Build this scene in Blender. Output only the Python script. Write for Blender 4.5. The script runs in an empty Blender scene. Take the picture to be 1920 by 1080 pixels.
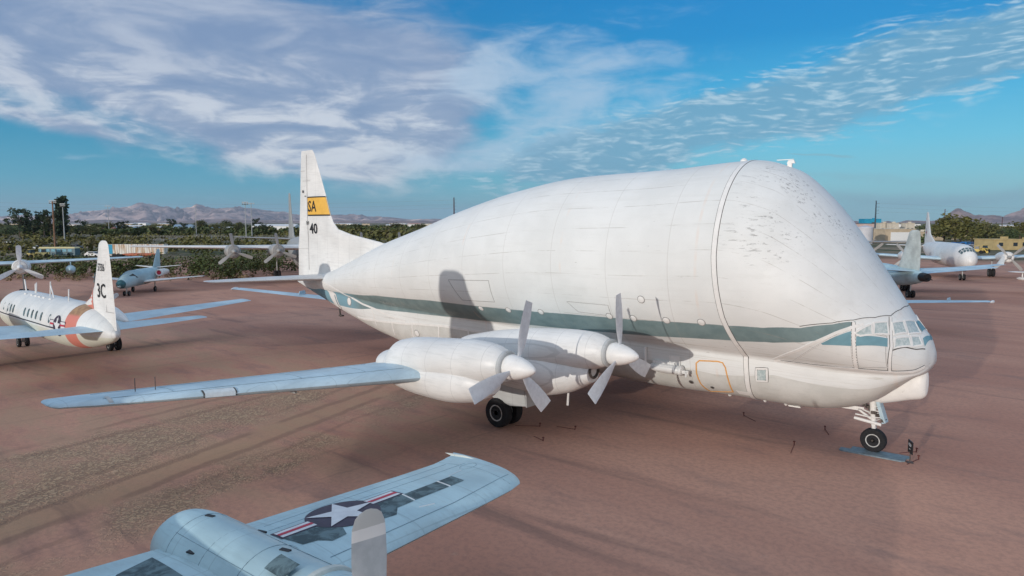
import bpy, bmesh, math, random
import numpy as np
from mathutils import Vector, Matrix, noise as mnoise
R = math.radians
scn = bpy.context.scene
COL = scn.collection

# ------------------------------------------------------------------ camera
cam_d = bpy.data.cameras.new('camera'); cam = bpy.data.objects.new('camera', cam_d); COL.objects.link(cam)
CAM = Vector((4.612, -30.109, 9.2215)); YAW = 130.66; PITCH = -5.434; FPX = 1295.7
cam_d.sensor_width = 36; cam_d.lens = FPX / 1920 * 36
cam_d.clip_start = 0.1; cam_d.clip_end = 90000
cam.location = CAM
cam.rotation_euler = (R(90 + PITCH), 0, R(YAW - 90))
scn.camera = cam

# ------------------------------------------------------------------ exposure
scn.view_settings.view_transform = 'Standard'; scn.view_settings.look = 'None'
scn.view_settings.exposure = 0.0; scn.view_settings.gamma = 1.0
try: scn.view_settings.use_curve_mapping = False
except Exception: pass

SUN_AZ = 92.0      # direction the light travels towards, in the ground plane
SUN_EL = 7.6

# ------------------------------------------------------------------ tiny node language
class NT:
    def __init__(s, tree): s.t = tree; s.n = tree.nodes; s.l = tree.links
    def new(s, typ, **kw):
        n = s.n.new(typ)
        for k, v in kw.items(): setattr(n, k, v)
        return n
    def put(s, sock, v):
        if v is None: return
        if hasattr(v, 'links') or isinstance(v, bpy.types.NodeSocket): s.l.new(v, sock)
        elif isinstance(v, (tuple, list)) and len(v) == 3 and sock.type == 'RGBA': sock.default_value = (*v, 1)
        else: sock.default_value = v
    def m(s, op, a, b=None, c=None, clamp=False):
        n = s.new('ShaderNodeMath', operation=op); n.use_clamp = clamp
        s.put(n.inputs[0], a); s.put(n.inputs[1], b)
        if c is not None: s.put(n.inputs[2], c)
        return n.outputs[0]
    def vm(s, op, a, b=None):
        n = s.new('ShaderNodeVectorMath', operation=op)
        s.put(n.inputs[0], a); s.put(n.inputs[1], b)
        return n.outputs['Value'] if op in ('DOT_PRODUCT', 'LENGTH', 'DISTANCE') else n.outputs[0]
    def mix(s, f, a, b, mode='MIX'):
        n = s.new('ShaderNodeMix', data_type='RGBA', blend_type=mode)
        s.put(n.inputs[0], f); s.put(n.inputs[6], a); s.put(n.inputs[7], b)
        return n.outputs[2]
    def ramp(s, v, lo, hi, a=0.0, b=1.0, smooth=True):
        n = s.new('ShaderNodeMapRange'); n.interpolation_type = 'SMOOTHSTEP' if smooth else 'LINEAR'
        s.put(n.inputs[0], v); n.inputs[1].default_value = lo; n.inputs[2].default_value = hi
        n.inputs[3].default_value = a; n.inputs[4].default_value = b
        return n.outputs[0]
    def noise(s, vec, scale, det=4, rough=.55, dist=0.0):
        n = s.new('ShaderNodeTexNoise'); s.put(n.inputs['Vector'], vec)
        n.inputs['Scale'].default_value = scale; n.inputs['Detail'].default_value = det
        n.inputs['Roughness'].default_value = rough; n.inputs['Distortion'].default_value = dist
        return n.outputs[0]
    def mapping(s, vec, loc=(0, 0, 0), rot=(0, 0, 0), sc=(1, 1, 1)):
        n = s.new('ShaderNodeMapping'); s.put(n.inputs[0], vec)
        n.inputs[1].default_value = loc; n.inputs[2].default_value = rot; n.inputs[3].default_value = sc
        return n.outputs[0]
    def xyz(s, v):
        n = s.new('ShaderNodeSeparateXYZ'); s.put(n.inputs[0], v); return n.outputs
    def comb(s, x, y, z=0.0):
        n = s.new('ShaderNodeCombineXYZ'); s.put(n.inputs[0], x); s.put(n.inputs[1], y); s.put(n.inputs[2], z); return n.outputs[0]

# ------------------------------------------------------------------ world: dusk-blue sky with cloud sheets
world = bpy.data.worlds.new('World'); scn.world = world; world.use_nodes = True
wt = world.node_tree; wt.nodes.clear(); W = NT(wt)
d = W.new('ShaderNodeTexCoord').outputs['Generated']
X, Y, Z = W.xyz(d)
hr = (math.sin(R(YAW)), -math.cos(R(YAW))); hf = (math.cos(R(YAW)), math.sin(R(YAW)))   # compass frame of the clouds
la = W.m('ADD', W.m('MULTIPLY', X, hr[0]), W.m('MULTIPLY', Y, hr[1]))
fo = W.m('ADD', W.m('MULTIPLY', X, hf[0]), W.m('MULTIPLY', Y, hf[1]))
az = W.m('MULTIPLY', W.m('ARCTAN2', la, fo), 57.2958)
el = W.m('MULTIPLY', W.m('ARCSINE', Z), 57.2958)
def grad(stops, lo=-2.0, hi=32.0):
    n = W.new('ShaderNodeValToRGB'); W.put(n.inputs[0], W.ramp(el, lo, hi, smooth=False)); e = n.color_ramp.elements
    f = lambda d_: (d_ - lo) / (hi - lo)
    e[0].position = f(stops[0][0]); e[0].color = (*stops[0][1], 1)
    e[1].position = f(stops[-1][0]); e[1].color = (*stops[-1][1], 1)
    for p, c in stops[1:-1]: q = e.new(f(p)); q.color = (*c, 1)
    return n.outputs[0]
skyL = grad([(-1, (.20, .37, .43)), (0.5, (.175, .37, .45)), (3, (.075, .33, .47)), (7, (.012, .24, .43)), (12, (.002, .18, .40)), (17, (.0, .16, .40)), (30, (.01, .20, .45))])
skyR = grad([(-1, (.27, .50, .55)), (0.5, (.25, .51, .57)), (3, (.19, .51, .62)), (6, (.11, .48, .68)), (10, (.035, .36, .64)), (14, (.0, .235, .55)), (17, (.0, .21, .53)), (30, (.01, .22, .50))])
sky = W.mix(W.ramp(az, -22, 24), skyL, skyR)
ae = W.comb(W.m('MULTIPLY', az, .1), W.m('MULTIPLY', el, .15), 0.0)
wob = W.new('ShaderNodeTexNoise'); W.put(wob.inputs['Vector'], ae); wob.inputs['Scale'].default_value = .8; wob.inputs['Detail'].default_value = 5
wv = W.xyz(wob.outputs['Color'])
azw = W.m('ADD', az, W.m('MULTIPLY', W.m('SUBTRACT', wv[0], .5), 13))
elw = W.m('ADD', el, W.m('MULTIPLY', W.m('SUBTRACT', wv[1], .5), 4.5))
def blob(a, b, ra, rb, rot, amp):
    c, s_ = math.cos(R(rot)), math.sin(R(rot))
    da = W.m('SUBTRACT', azw, a); db = W.m('SUBTRACT', elw, b)
    u = W.m('DIVIDE', W.m('ADD', W.m('MULTIPLY', da, c), W.m('MULTIPLY', db, s_)), ra)
    v = W.m('DIVIDE', W.m('SUBTRACT', W.m('MULTIPLY', db, c), W.m('MULTIPLY', da, s_)), rb)
    r2 = W.m('ADD', W.m('MULTIPLY', u, u), W.m('MULTIPLY', v, v))
    return W.m('MULTIPLY', W.m('EXPONENT', W.m('MULTIPLY', r2, -1.0)), amp)
def total(lst):
    t = None
    for b in lst:
        x = blob(*b); t = x if t is None else W.m('ADD', t, x)
    return t
streak = W.noise(W.mapping(ae, rot=(0, 0, R(24)), sc=(.8, 1.6, 1)), 1.3, 9, .54, .9)
fine = W.noise(W.mapping(ae, rot=(0, 0, R(14)), sc=(.9, 1.9, 1)), 4.2, 8, .58, .9)
nz = W.m('ADD', W.m('MULTIPLY', W.m('SUBTRACT', streak, .5), 1.9), W.m('MULTIPLY', W.m('SUBTRACT', fine, .5), .7))
heavy = total([(-24, 13.6, 21, 4.6, -2, 1.25), (-33, 10.4, 9, 2.8, -10, .95), (-16.5, 6.6, 9.5, 3.0, -4, 1.15), (-33.5, 6.9, 5.0, .55, -12, .6), (-8.5, 7.8, 4.8, 4.4, 0, .85), (-14, 11, 10, 3.5, 0, .5)])
light = total([(-3.4, 11.4, 3.4, 2.2, 35, .9), (6, 9.6, 8, 4.6, 18, .78), (-2.2, 5.7, 5.5, 1.6, 4, .95), (3, 13.5, 5, 2.6, 20, .5), (-6, 4.6, 2.2, .6, 0, .5), (9, 6.5, 9, 2.4, 12, .35), (-32, 5.2, 2.2, .22, 0, .6)])
dh = W.ramp(W.m('ADD', heavy, W.m('MULTIPLY', nz, .50)), .20, .95)
dl = W.ramp(W.m('ADD', light, W.m('MULTIPLY', nz, 1.05)), .22, 1.15)
band = total([(29, 10.5, 12, 2.7, 12, 1.15), (15, 7.3, 11, 2.3, 12, 1.15), (4, 5.0, 9, 1.9, 8, .95), (40, 12.6, 9, 2.6, 14, .9)])
vor = W.new('ShaderNodeTexVoronoi'); vor.feature = 'SMOOTH_F1'
W.put(vor.inputs['Vector'], W.mapping(W.comb(azw, W.m('MULTIPLY', elw, 4.2), 0.0), rot=(0, 0, R(-24)), sc=(.55, 1.0, 1)))
vor.inputs['Scale'].default_value = 1.15; vor.inputs['Smoothness'].default_value = .8
cell = W.m('ADD', W.m('SUBTRACT', .55, vor.outputs['Distance']), W.m('MULTIPLY', W.m('SUBTRACT', fine, .5), 2.2))
db_ = W.ramp(W.m('ADD', W.m('ADD', W.m('MULTIPLY', band, .85), W.m('MULTIPLY', cell, .22)), W.m('MULTIPLY', nz, .30)), .30, .95)
low = total([(26, 3.4, 10, .45, 2, .7), (31, 2.1, 14, .8, 3, 1.0), (23, 4.9, 2.4, .13, 0, 1.3), (33, 5.6, 5, .4, 2, .5)])
dlow = W.ramp(W.m('ADD', low, W.m('MULTIPLY', nz, .35)), .35, 1.1)
shade = W.ramp(W.m('SUBTRACT', W.m('ADD', streak, W.m('MULTIPLY', fine, .18)), W.m('MULTIPLY', el, .004)), .36, .80)
cc = W.mix(shade, (.195, .275, .44), (.40, .455, .57))
cc = W.mix(W.m('MULTIPLY', W.ramp(W.m('ADD', streak, W.m('MULTIPLY', fine, .4)), .66, .86), W.ramp(el, 15, 6)), cc, (.60, .63, .70))
out = W.mix(W.m('MULTIPLY', dh, .93), sky, cc)
out = W.mix(W.m('MULTIPLY', dl, .70), out, (.38, .51, .66))
out = W.mix(W.m('MULTIPLY', db_, .85), out, (.135, .32, .48))
fleck = W.m('MULTIPLY', W.ramp(cell, -.05, .75), W.ramp(band, .12, .6))
out = W.mix(W.m('MULTIPLY', fleck, .75), out, (.44, .60, .71))
out = W.mix(W.m('MULTIPLY', dlow, .55), out, (.20, .38, .48))
# broken bright cloud overhead and the warm evening side behind the viewer
deck = W.m('MULTIPLY', W.ramp(el, 22, 42), W.ramp(W.noise(d, 2.2, 4), .34, .52))
out = W.mix(W.m('MULTIPLY', deck, .85), out, (.64, .66, .73))
back = W.ramp(W.m('ABSOLUTE', az), 70, 130)
out = W.mix(W.m('MULTIPLY', back, W.ramp(el, 46, 8)), out, (.70, .66, .65))
nish = W.new('ShaderNodeTexSky'); nish.sky_type = 'NISHITA'; nish.sun_disc = False
nish.sun_elevation = R(SUN_EL); nish.sun_rotation = R(90 - (SUN_AZ + 180))
nadd = W.new('ShaderNodeMix', data_type='RGBA', blend_type='ADD'); nadd.inputs[0].default_value = .008
W.put(nadd.inputs[6], out); W.put(nadd.inputs[7], nish.outputs[0])
bg = W.new('ShaderNodeBackground'); W.put(bg.inputs[0], nadd.outputs[2]); bg.inputs[1].default_value = 1.12
wo = W.new('ShaderNodeOutputWorld'); wt.links.new(bg.outputs[0], wo.inputs[0])

# ------------------------------------------------------------------ sun
sd = bpy.data.lights.new('sun', 'SUN'); sd.energy = 2.5; sd.angle = R(.53); sd.color = (1.0, .94, .87)
sun = bpy.data.objects.new('sun', sd); COL.objects.link(sun)
sdir = Vector((math.cos(R(SUN_AZ)) * math.cos(R(SUN_EL)), math.sin(R(SUN_AZ)) * math.cos(R(SUN_EL)), -math.sin(R(SUN_EL))))
sun.rotation_euler = sdir.to_track_quat('-Z', 'Y').to_euler()
sun.location = (0, -60, 40)

# ------------------------------------------------------------------ object helpers
def tag(o, label=None, cat=None, group=None, kind=None):
    if label: o['label'] = label
    if cat: o['category'] = cat
    if group: o['group'] = group
    if kind: o['kind'] = kind
    return o
def thing(name, label, cat, loc=(0, 0, 0), rz=0.0, group=None):
    o = bpy.data.objects.new(name, None); COL.objects.link(o); o.empty_display_size = .3
    o.location = loc; o.rotation_euler = (0, 0, rz)
    return tag(o, label, cat, group)
def mesh(name, V, F, mat, parent=None, smooth=True, mi=None, loc=None, auto=None):
    me = bpy.data.meshes.new(name)
    me.from_pydata([tuple(map(float, v)) for v in V], [], [tuple(map(int, f)) for f in F])
    mats = mat if isinstance(mat, (list, tuple)) else [mat]
    for m_ in mats: me.materials.append(m_)
    if mi is not None: me.polygons.foreach_set('material_index', list(mi))
    me.polygons.foreach_set('use_smooth', [smooth] * len(me.polygons))
    me.update()
    if auto is not None:
        try: me.set_sharp_from_angle(angle=R(auto))
        except Exception: pass
    o = bpy.data.objects.new(name, me); COL.objects.link(o)
    if parent is not None: o.parent = parent
    if loc is not None: o.location = loc
    return o
class B:
    """collects shapes for one mesh"""
    def __init__(s): s.V = []; s.F = []; s.I = []
    def add(s, V, F, i=0):
        o = len(s.V); s.V += [tuple(v) for v in V]; s.F += [tuple(a + o for a in f) for f in F]; s.I += [i] * len(F); return s
    def box(s, c, sz, rz=0.0, i=0, taper=1.0):
        x, y, z = [a / 2 for a in sz]; V = []
        for k in (-1, 1):
            q = taper if k > 0 else 1
            for a, b in ((-1, -1), (1, -1), (1, 1), (-1, 1)):
                u, v = a * x * q, b * y * q
                V.append((c[0] + u * math.cos(rz) - v * math.sin(rz), c[1] + u * math.sin(rz) + v * math.cos(rz), c[2] + k * z))
        return s.add(V, [(3, 2, 1, 0), (4, 5, 6, 7), (0, 1, 5, 4), (1, 2, 6, 5), (2, 3, 7, 6), (3, 0, 4, 7)], i)
    def rings(s, rings, i=0, cap=True):
        n = len(rings[0]); V = [p for r in rings for p in r]; F = []
        for a in range(len(rings) - 1):
            for b in range(n):
                F.append((a * n + b, a * n + (b + 1) % n, (a + 1) * n + (b + 1) % n, (a + 1) * n + b))
        if cap: F.append(tuple(reversed(range(n)))); F.append(tuple((len(rings) - 1) * n + b for b in range(n)))
        return s.add(V, F, i)
    def tube(s, pts, rad, n=8, i=0):
        pts = [Vector(p) for p in pts]
        if not isinstance(rad, (list, tuple)): rad = [rad] * len(pts)
        rr = []
        for k, p in enumerate(pts):
            t = (pts[min(k + 1, len(pts) - 1)] - pts[max(k - 1, 0)]).normalized()
            a = t.orthogonal().normalized() if k == 0 else (a - t * a.dot(t)).normalized()
            b = t.cross(a)
            rr.append([p + (a * math.cos(q) + b * math.sin(q)) * rad[k] for q in [2 * math.pi * j / n for j in range(n)]])
        return s.rings(rr, i)
    def lathe(s, prof, c, axis='x', n=24, i=0):
        rr = []
        for (h, r) in prof:
            ring = []
            for j in range(n):
                a = 2 * math.pi * j / n; u, v = r * math.cos(a), r * math.sin(a)
                ring.append({'x': (c[0] + h, c[1] + u, c[2] + v), 'y': (c[0] - u, c[1] + h, c[2] + v), 'z': (c[0] + u, c[1] + v, c[2] + h)}[axis])
            rr.append(ring)
        return s.rings(rr, i)
    def out(s, name, mat, parent=None, smooth=True, auto=35, **kw):
        return mesh(name, s.V, s.F, mat, parent, smooth, s.I, auto=auto, **kw)
def link_copy(o, parent=None):
    c = o.copy(); COL.objects.link(c); c.parent = parent; return c
def copy_tree(o, loc, rz, sc=1.0, label=None, group=None):
    r = link_copy(o); r.location = loc; r.rotation_euler = (0, 0, rz); r.scale = (sc, sc, sc)
    if label: r['label'] = label
    if group: r['group'] = group
    for ch in list(o.children):
        c = link_copy(ch, r)
        for g in list(ch.children): link_copy(g, c)
    return r

# ------------------------------------------------------------------ materials
MATS = {}
def mat_base(name):
    m_ = bpy.data.materials.new(name); m_.use_nodes = True
    t = m_.node_tree; N = NT(t); b = t.nodes['Principled BSDF']; return m_, N, b
def plain(name, col, rough=.6, metal=0.0, var=.12, scale=6.0, spec=.4, dirt=None, bump=0.0):
    if name in MATS: return MATS[name]
    m_, N, b = mat_base(name)
    co = N.new('ShaderNodeTexCoord').outputs['Object']
    n1 = N.noise(co, scale, 6, .6)
    dark = tuple(c * (1 - 2 * var) for c in col); lite = tuple(min(c * (1 + var), .9) for c in col)
    c = N.mix(N.ramp(n1, .3, .7), dark, lite)
    if dirt:
        c = N.mix(N.m('MULTIPLY', N.ramp(N.noise(co, scale * 3.1, 8, .7), .58, .72), dirt[1]), c, dirt[0])
    N.put(b.inputs['Base Color'], c)
    b.inputs['Roughness'].default_value = rough; b.inputs['Metallic'].default_value = metal
    b.inputs['Specular IOR Level'].default_value = spec
    if bump:
        bn = N.new('ShaderNodeBump'); bn.inputs['Strength'].default_value = bump; bn.inputs['Distance'].default_value = .02
        N.put(bn.inputs['Height'], N.noise(co, scale * 4, 5, .6)); N.put(b.inputs['Normal'], bn.outputs[0])
    MATS[name] = m_; return m_
def paint(name, col, worn=.25, scratch=(.22, .22, .21), rough=.42, seams=True, mott=.05, grain=(.5, 6, 6)):
    """aged aircraft paint: soft mottling, streaks along the airflow, chips, faint sheet seams"""
    m_, N, b = mat_base(name)
    co = N.new('ShaderNodeTexCoord').outputs['Object']
    big = N.noise(co, .55, 5, .6); st = N.noise(N.mapping(co, sc=grain), 1.6, 7, .65)
    c = N.mix(N.ramp(big, .32, .68), tuple(x * (1 - 1.6 * mott) for x in col), tuple(min(x * (1 + mott), .88) for x in col))
    c = N.mix(N.m('MULTIPLY', N.ramp(st, .46, .72), .42), c, tuple(x * .70 for x in col))
    chip = N.m('MULTIPLY', N.ramp(N.noise(N.mapping(co, sc=(1, 5, 5)), 3.3, 9, .7), .66, .71), worn)
    c = N.mix(chip, c, scratch)
    if seams:
        xs = N.xyz(co)
        def lines(v, per, w):
            fr = N.m('PINGPONG', v, per / 2)
            return N.ramp(fr, w, w * 2.2, 1, 0)
        ln = N.m('MAXIMUM', lines(xs[0], 1.35, .009), lines(N.m('ADD', xs[1], .31), 1.9, .008))
        c = N.mix(N.m('MULTIPLY', ln, .30), c, tuple(x * .45 for x in col))
    N.put(b.inputs['Base Color'], c)
    N.put(b.inputs['Roughness'], N.ramp(big, .3, .7, rough - .06, rough + .12))
    bn = N.new('ShaderNodeBump'); bn.inputs['Strength'].default_value = .12; bn.inputs['Distance'].default_value = .03
    N.put(bn.inputs['Height'], N.noise(co, 1.3, 3, .5)); N.put(b.inputs['Normal'], bn.outputs[0])
    MATS[name] = m_; return m_
M_WHITE = paint('white_paint', (.76, .755, .73), .3)
M_TRIM = plain('white_trim', (.80, .79, .76), .45, var=.03, scale=3, dirt=((.35, .34, .32), .35))
M_LINE = plain('dark_seam', (.09, .085, .08), .8, var=.2)
M_LINE2 = plain('grey_seam', (.36, .35, .34), .8, var=.1)
M_TEAL = plain('teal_band', (.17, .33, .39), .5, var=.06, scale=2)
M_WBLUE = paint('wing_paint', (.50, .645, .715), .5, (.34, .40, .44), seams=True, mott=.10, grain=(5, .6, 5))
M_NAVY = paint('navy_paint', (.42, .585, .63), .55, (.33, .38, .40), rough=.38, mott=.10)
M_NAVYL = paint('navy_pale_paint', (.56, .60, .56), .9, mott=.14, scratch=(.40, .42, .40)) if True else paint('x', (.62, .66, .63), .4, (.36, .38, .38))
M_GREYP = paint('grey_paint', (.50, .51, .50), .5)
M_ALU = paint('bare_metal', (.34, .34, .33), .6, (.18, .17, .16), rough=.38)
M_ORANGE = plain('orange_outline', (.72, .36, .10), .5, var=.06)
M_YEL = plain('yellow_band', (.80, .46, .08), .45, var=.04, scale=2)
M_BLACK = plain('black_paint', (.02, .02, .022), .5, var=.1)
M_RUB = plain('rubber', (.018, .018, .02), .85, var=.2, scale=12, bump=.3)
M_RIM = plain('wheel_metal', (.52, .52, .50), .45, .2, var=.15, scale=9)
M_BLADE = plain('blade_paint', (.72, .745, .76), .4, var=.05, scale=5, dirt=((.3, .3, .3), .3))
M_DARKM = plain('dark_metal', (.10, .085, .075), .7, var=.3, scale=14)
M_STEEL = plain('plate_steel', (.20, .26, .29), .55, var=.12, scale=5, dirt=((.28, .16, .11), .5))
M_GLASS = plain('cockpit_glass', (.05, .09, .10), .08, var=.2, spec=.8)
M_RED = plain('red_paint', (.50, .03, .06), .5, var=.06)
M_NAVYB = plain('navy_insignia', (.05, .035, .06), .5, var=.1)
M_STAR = plain('white_insignia', (.70, .72, .74), .5, var=.05, scale=4)
M_SALMON = plain('salmon_band', (.62, .22, .17), .55, var=.1, scale=3, dirt=((.36, .22, .12), .5))
M_BROWNB = plain('faded_band', (.33, .21, .11), .7, var=.25, scale=4)
def mottled(name, a, b_, sc, r=.4):
    m_, N, b = mat_base(name); co = N.new('ShaderNodeTexCoord').outputs['Object']
    N.put(b.inputs['Base Color'], N.mix(N.ramp(N.noise(co, sc, 7, .68, .6), .40, .60), a, b_)); b.inputs['Roughness'].default_value = r
    return m_
M_PANE = mottled('painted_over_glass', (.56, .62, .61), (.38, .47, .47), 8.0, .3)
M_WALK = mottled('worn_walkway', (.045, .075, .085), (.13, .20, .22), 3.2, .75)

# ------------------------------------------------------------------ wing / fin / body lofts
def foil(n=11):
    pts = []
    for k in range(n + 1):
        s = (1 - math.cos(math.pi * k / n)) / 2
        h = 5 * (.2969 * math.sqrt(s) - .126 * s - .3516 * s * s + .2843 * s ** 3 - .1015 * s ** 4)
        pts.append((s, h))
    return pts
FO = foil()
def foil_h(s): s = min(max(s, 0), 1); return 5 * (.2969 * math.sqrt(s) - .126 * s - .3516 * s * s + .2843 * s ** 3 - .1015 * s ** 4)
def airfoil_ring(xle, span, off, c, t, mode, side=1, sq=False):
    """t = thickness as a share of the chord"""
    ring = [(s, h) for s, h in FO] + [(s, -h * .8) for s, h in reversed(FO[1:-1])]
    out = []
    for s, h in ring:
        if mode == 'wing': out.append((xle - c * s, side * span, off + h * t * c))
        else: out.append((xle - c * s, off + h * t * c * 1.1, span))
    return out
def loft_wing(stations, mode='wing', side=1, round_tip=.5):
    """stations: (span, xle, off, chord, t)"""
    st = list(stations); a, b = st[-2], st[-1]
    if round_tip:
        tips = []
        for q in (.35, .6, .8, .93, .99):
            sh = math.sqrt(max(0, 1 - q * q)); c = b[3] * (.25 + .75 * sh)
            tips.append((b[0] + round_tip * q, b[1] - b[3] * (1 - (.25 + .75 * sh)) * .55, b[2], c, b[4] * (.3 + .7 * sh)))
        st += tips
    rr = [airfoil_ring(s[1], s[0], s[2], s[3], s[4], mode, side) for s in st]
    if side < 0 or mode == 'fin': rr = [list(reversed(r)) for r in rr]
    return B().rings(rr)
def body(sections, n=28, power=2.0):
    rr = []
    for s in sections:
        x, zc, ry, rz = s[:4]; yo = s[4] if len(s) > 4 else 0
        ring = []
        for j in range(n):
            a = 2 * math.pi * j / n; ca, sa = math.cos(a), math.sin(a)
            e_ = 2 / power
            ring.append((x, yo + ry * abs(ca) ** e_ * (1 if ca >= 0 else -1), zc + rz * abs(sa) ** e_ * (1 if sa >= 0 else -1)))
        rr.append(ring)
    return B().rings(rr)
def smooth_sections(sec, k=4):
    """subdivide body sections with a smooth curve"""
    sec = sorted(sec); xs = np.array([s[0] for s in sec], float); out = []
    xx = []
    for i in range(len(xs) - 1): xx += list(np.linspace(xs[i], xs[i + 1], k, endpoint=False))
    xx.append(xs[-1]); xx = np.array(xx)
    cols = [pch(xx, xs, np.array([s[j] for s in sec], float)) for j in range(1, len(sec[0]))]
    return [tuple([float(x)] + [float(c[i]) for c in cols]) for i, x in enumerate(xx)]
def pch(x, xs, ys):
    x = np.asarray(x, float); h = np.diff(xs); dl_ = np.diff(ys) / h; n = len(xs); m_ = np.zeros(n)
    for i in range(1, n - 1):
        if dl_[i - 1] * dl_[i] > 0:
            a = 2 * h[i] + h[i - 1]; b = h[i] + 2 * h[i - 1]
            m_[i] = (a + b) / (a / dl_[i - 1] + b / dl_[i])
    m_[0] = dl_[0]; m_[-1] = dl_[-1]
    i = np.clip(np.searchsorted(xs, x) - 1, 0, n - 2); t = (x - xs[i]) / h[i]
    return ys[i] * (1 + 2 * t) * (1 - t) ** 2 + m_[i] * h[i] * t * (1 - t) ** 2 + ys[i + 1] * t * t * (3 - 2 * t) + m_[i + 1] * h[i] * t * t * (t - 1)
def flat_poly(pts, z=None):
    return list(pts), [tuple(range(len(pts)))]
def text_tris(txt, size):
    """lettering as triangles in the xy plane, left aligned on the origin"""
    cu = bpy.data.curves.new('lettering', 'FONT'); cu.body = txt; cu.size = size; cu.resolution_u = 2; cu.offset = size * .012
    o = bpy.data.objects.new('lettering', cu); COL.objects.link(o)
    dg = bpy.context.evaluated_depsgraph_get(); me = o.evaluated_get(dg).to_mesh()
    bm = bmesh.new(); bm.from_mesh(me); bmesh.ops.triangulate(bm, faces=bm.faces)
    V = [tuple(v.co) for v in bm.verts]; F = [tuple(v.index for v in f.verts) for f in bm.faces]
    bm.free(); o.evaluated_get(dg).to_mesh_clear(); bpy.data.objects.remove(o); bpy.data.curves.remove(cu)
    return V, F
def insignia(parent, f, r, rot=0.0, dark=None, name='star_insignia'):
    """roundel with star and bars; f(u, v, lift) maps the flat mark on its surface. One mesh."""
    b = B(); dark = dark or 0
    def rect(u0, u1, v0, v1, lift, i, n=4):
        V = []; F = []
        for a in range(n + 1):
            for c in (v0, v1): V.append(f(u0 + (u1 - u0) * a / n, c, lift))
        for a in range(n): F.append((2 * a, 2 * a + 2, 2 * a + 3, 2 * a + 1))
        b.add(V, F, i)
    for s in (-1, 1):
        a0, a1 = s * r * .93, s * r * 2.0
        rect(a0, s * r * 2.13, -.13 * r - .4 * r * .5, .63 * r * .9, .003, 0)
        rect(a0, a1, -.2 * r, .5 * r, .006, 1); rect(a0, a1, .06 * r, .25 * r, .009, 2)
    N_ = 36; V = [f(0, 0, .006)] + [f(r * 1.08 * math.cos(2 * math.pi * k / N_), r * 1.08 * math.sin(2 * math.pi * k / N_), .006) for k in range(N_)]
    b.add(V, [(0, k + 1, (k + 1) % N_ + 1) for k in range(N_)], 0)
    V = [f(0, 0, .012)]
    for k in range(10):
        q = r * (1.0 if k % 2 == 0 else .382); a = math.pi / 2 + k * math.pi / 5 + rot
        V.append(f(q * math.cos(a), q * math.sin(a), .012))
    b.add(V, [(0, k + 1, (k + 1) % 10 + 1) for k in range(10)], 1)
    return b.out(name, [M_NAVYB, M_STAR, M_RED], parent, smooth=False)
def blade_bm(hub, length, ang, chord, beta, root=.12, tipround=.0, sweep=0.0, n=9, prof=None):
    """one propeller blade; shaft along x, ang from straight up turning towards -y"""
    rad = Vector((0, -math.sin(ang), math.cos(ang))); tan = Vector((0, math.cos(ang), math.sin(ang))); ax = Vector((1, 0, 0))
    rr = []
    prof = prof or [(0, .16), (.1, .16), (.22, .36), (.4, .72), (.6, .92), (.8, 1.0), (.97, .97), (1.0, .94)]
    for q, w in prof:
        tw = beta + (1 - q) * R(26)
        cd = (tan * math.cos(tw) + ax * math.sin(tw)); nd = cd.cross(rad)
        c = chord * w; th = .14 * chord if q < .15 else .05 * chord * (1.5 - q)
        p = Vector(hub) + rad * (q * length)
        ring = []
        for j in range(12):
            a = 2 * math.pi * j / 12
            ring.append(p + cd * (c / 2 * math.cos(a)) + nd * (th / 2 * math.sin(a) * (1 if j not in (0, 6) else 0)))
        rr.append(ring)
    if tipround:
        p = rr[-1]; cen = sum(p, Vector()) / 12
        for q in (.6, .85, 1.0):
            w = math.sqrt(max(.02, 1 - q * q)); rr.append([cen + (v - cen) * w + rad * tipround * q for v in p])
    return B().rings(rr)
def wheel(parent, c, r, w, rimmat=None, axis='y'):
    t = B().lathe([(-w * .42, r * .55), (-w * .5, r * .72), (-w * .46, r * .92), (-w * .3, r * .99), (0, r), (w * .3, r * .99), (w * .46, r * .92), (w * .5, r * .72), (w * .42, r * .55)], c, 'y', 28).out('tyre', M_RUB, parent)
    b = B().lathe([(-w * .40, r * .52), (-w * .45, r * .55), (-w * .45, r * .48), (-w * .2, r * .42), (-w * .18, r * .2), (-w * .42, r * .16), (-w * .42, .01)], c, 'y', 24)
    b.lathe([(w * .40, r * .52), (w * .45, r * .55), (w * .45, r * .48), (w * .2, r * .42), (w * .18, r * .2), (w * .42, r * .16), (w * .42, .01)], c, 'y', 24)
    for k in range(10):
        a = 2 * math.pi * k / 10
        for s in (-1, 1):
            b.box((c[0] + math.cos(a) * r * .33, c[1] + s * w * .30, c[2] + math.sin(a) * r * .33), (r * .07, w * .08, r * .07))
    b.out('rim', rimmat or M_RIM, parent)
    return t

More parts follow.
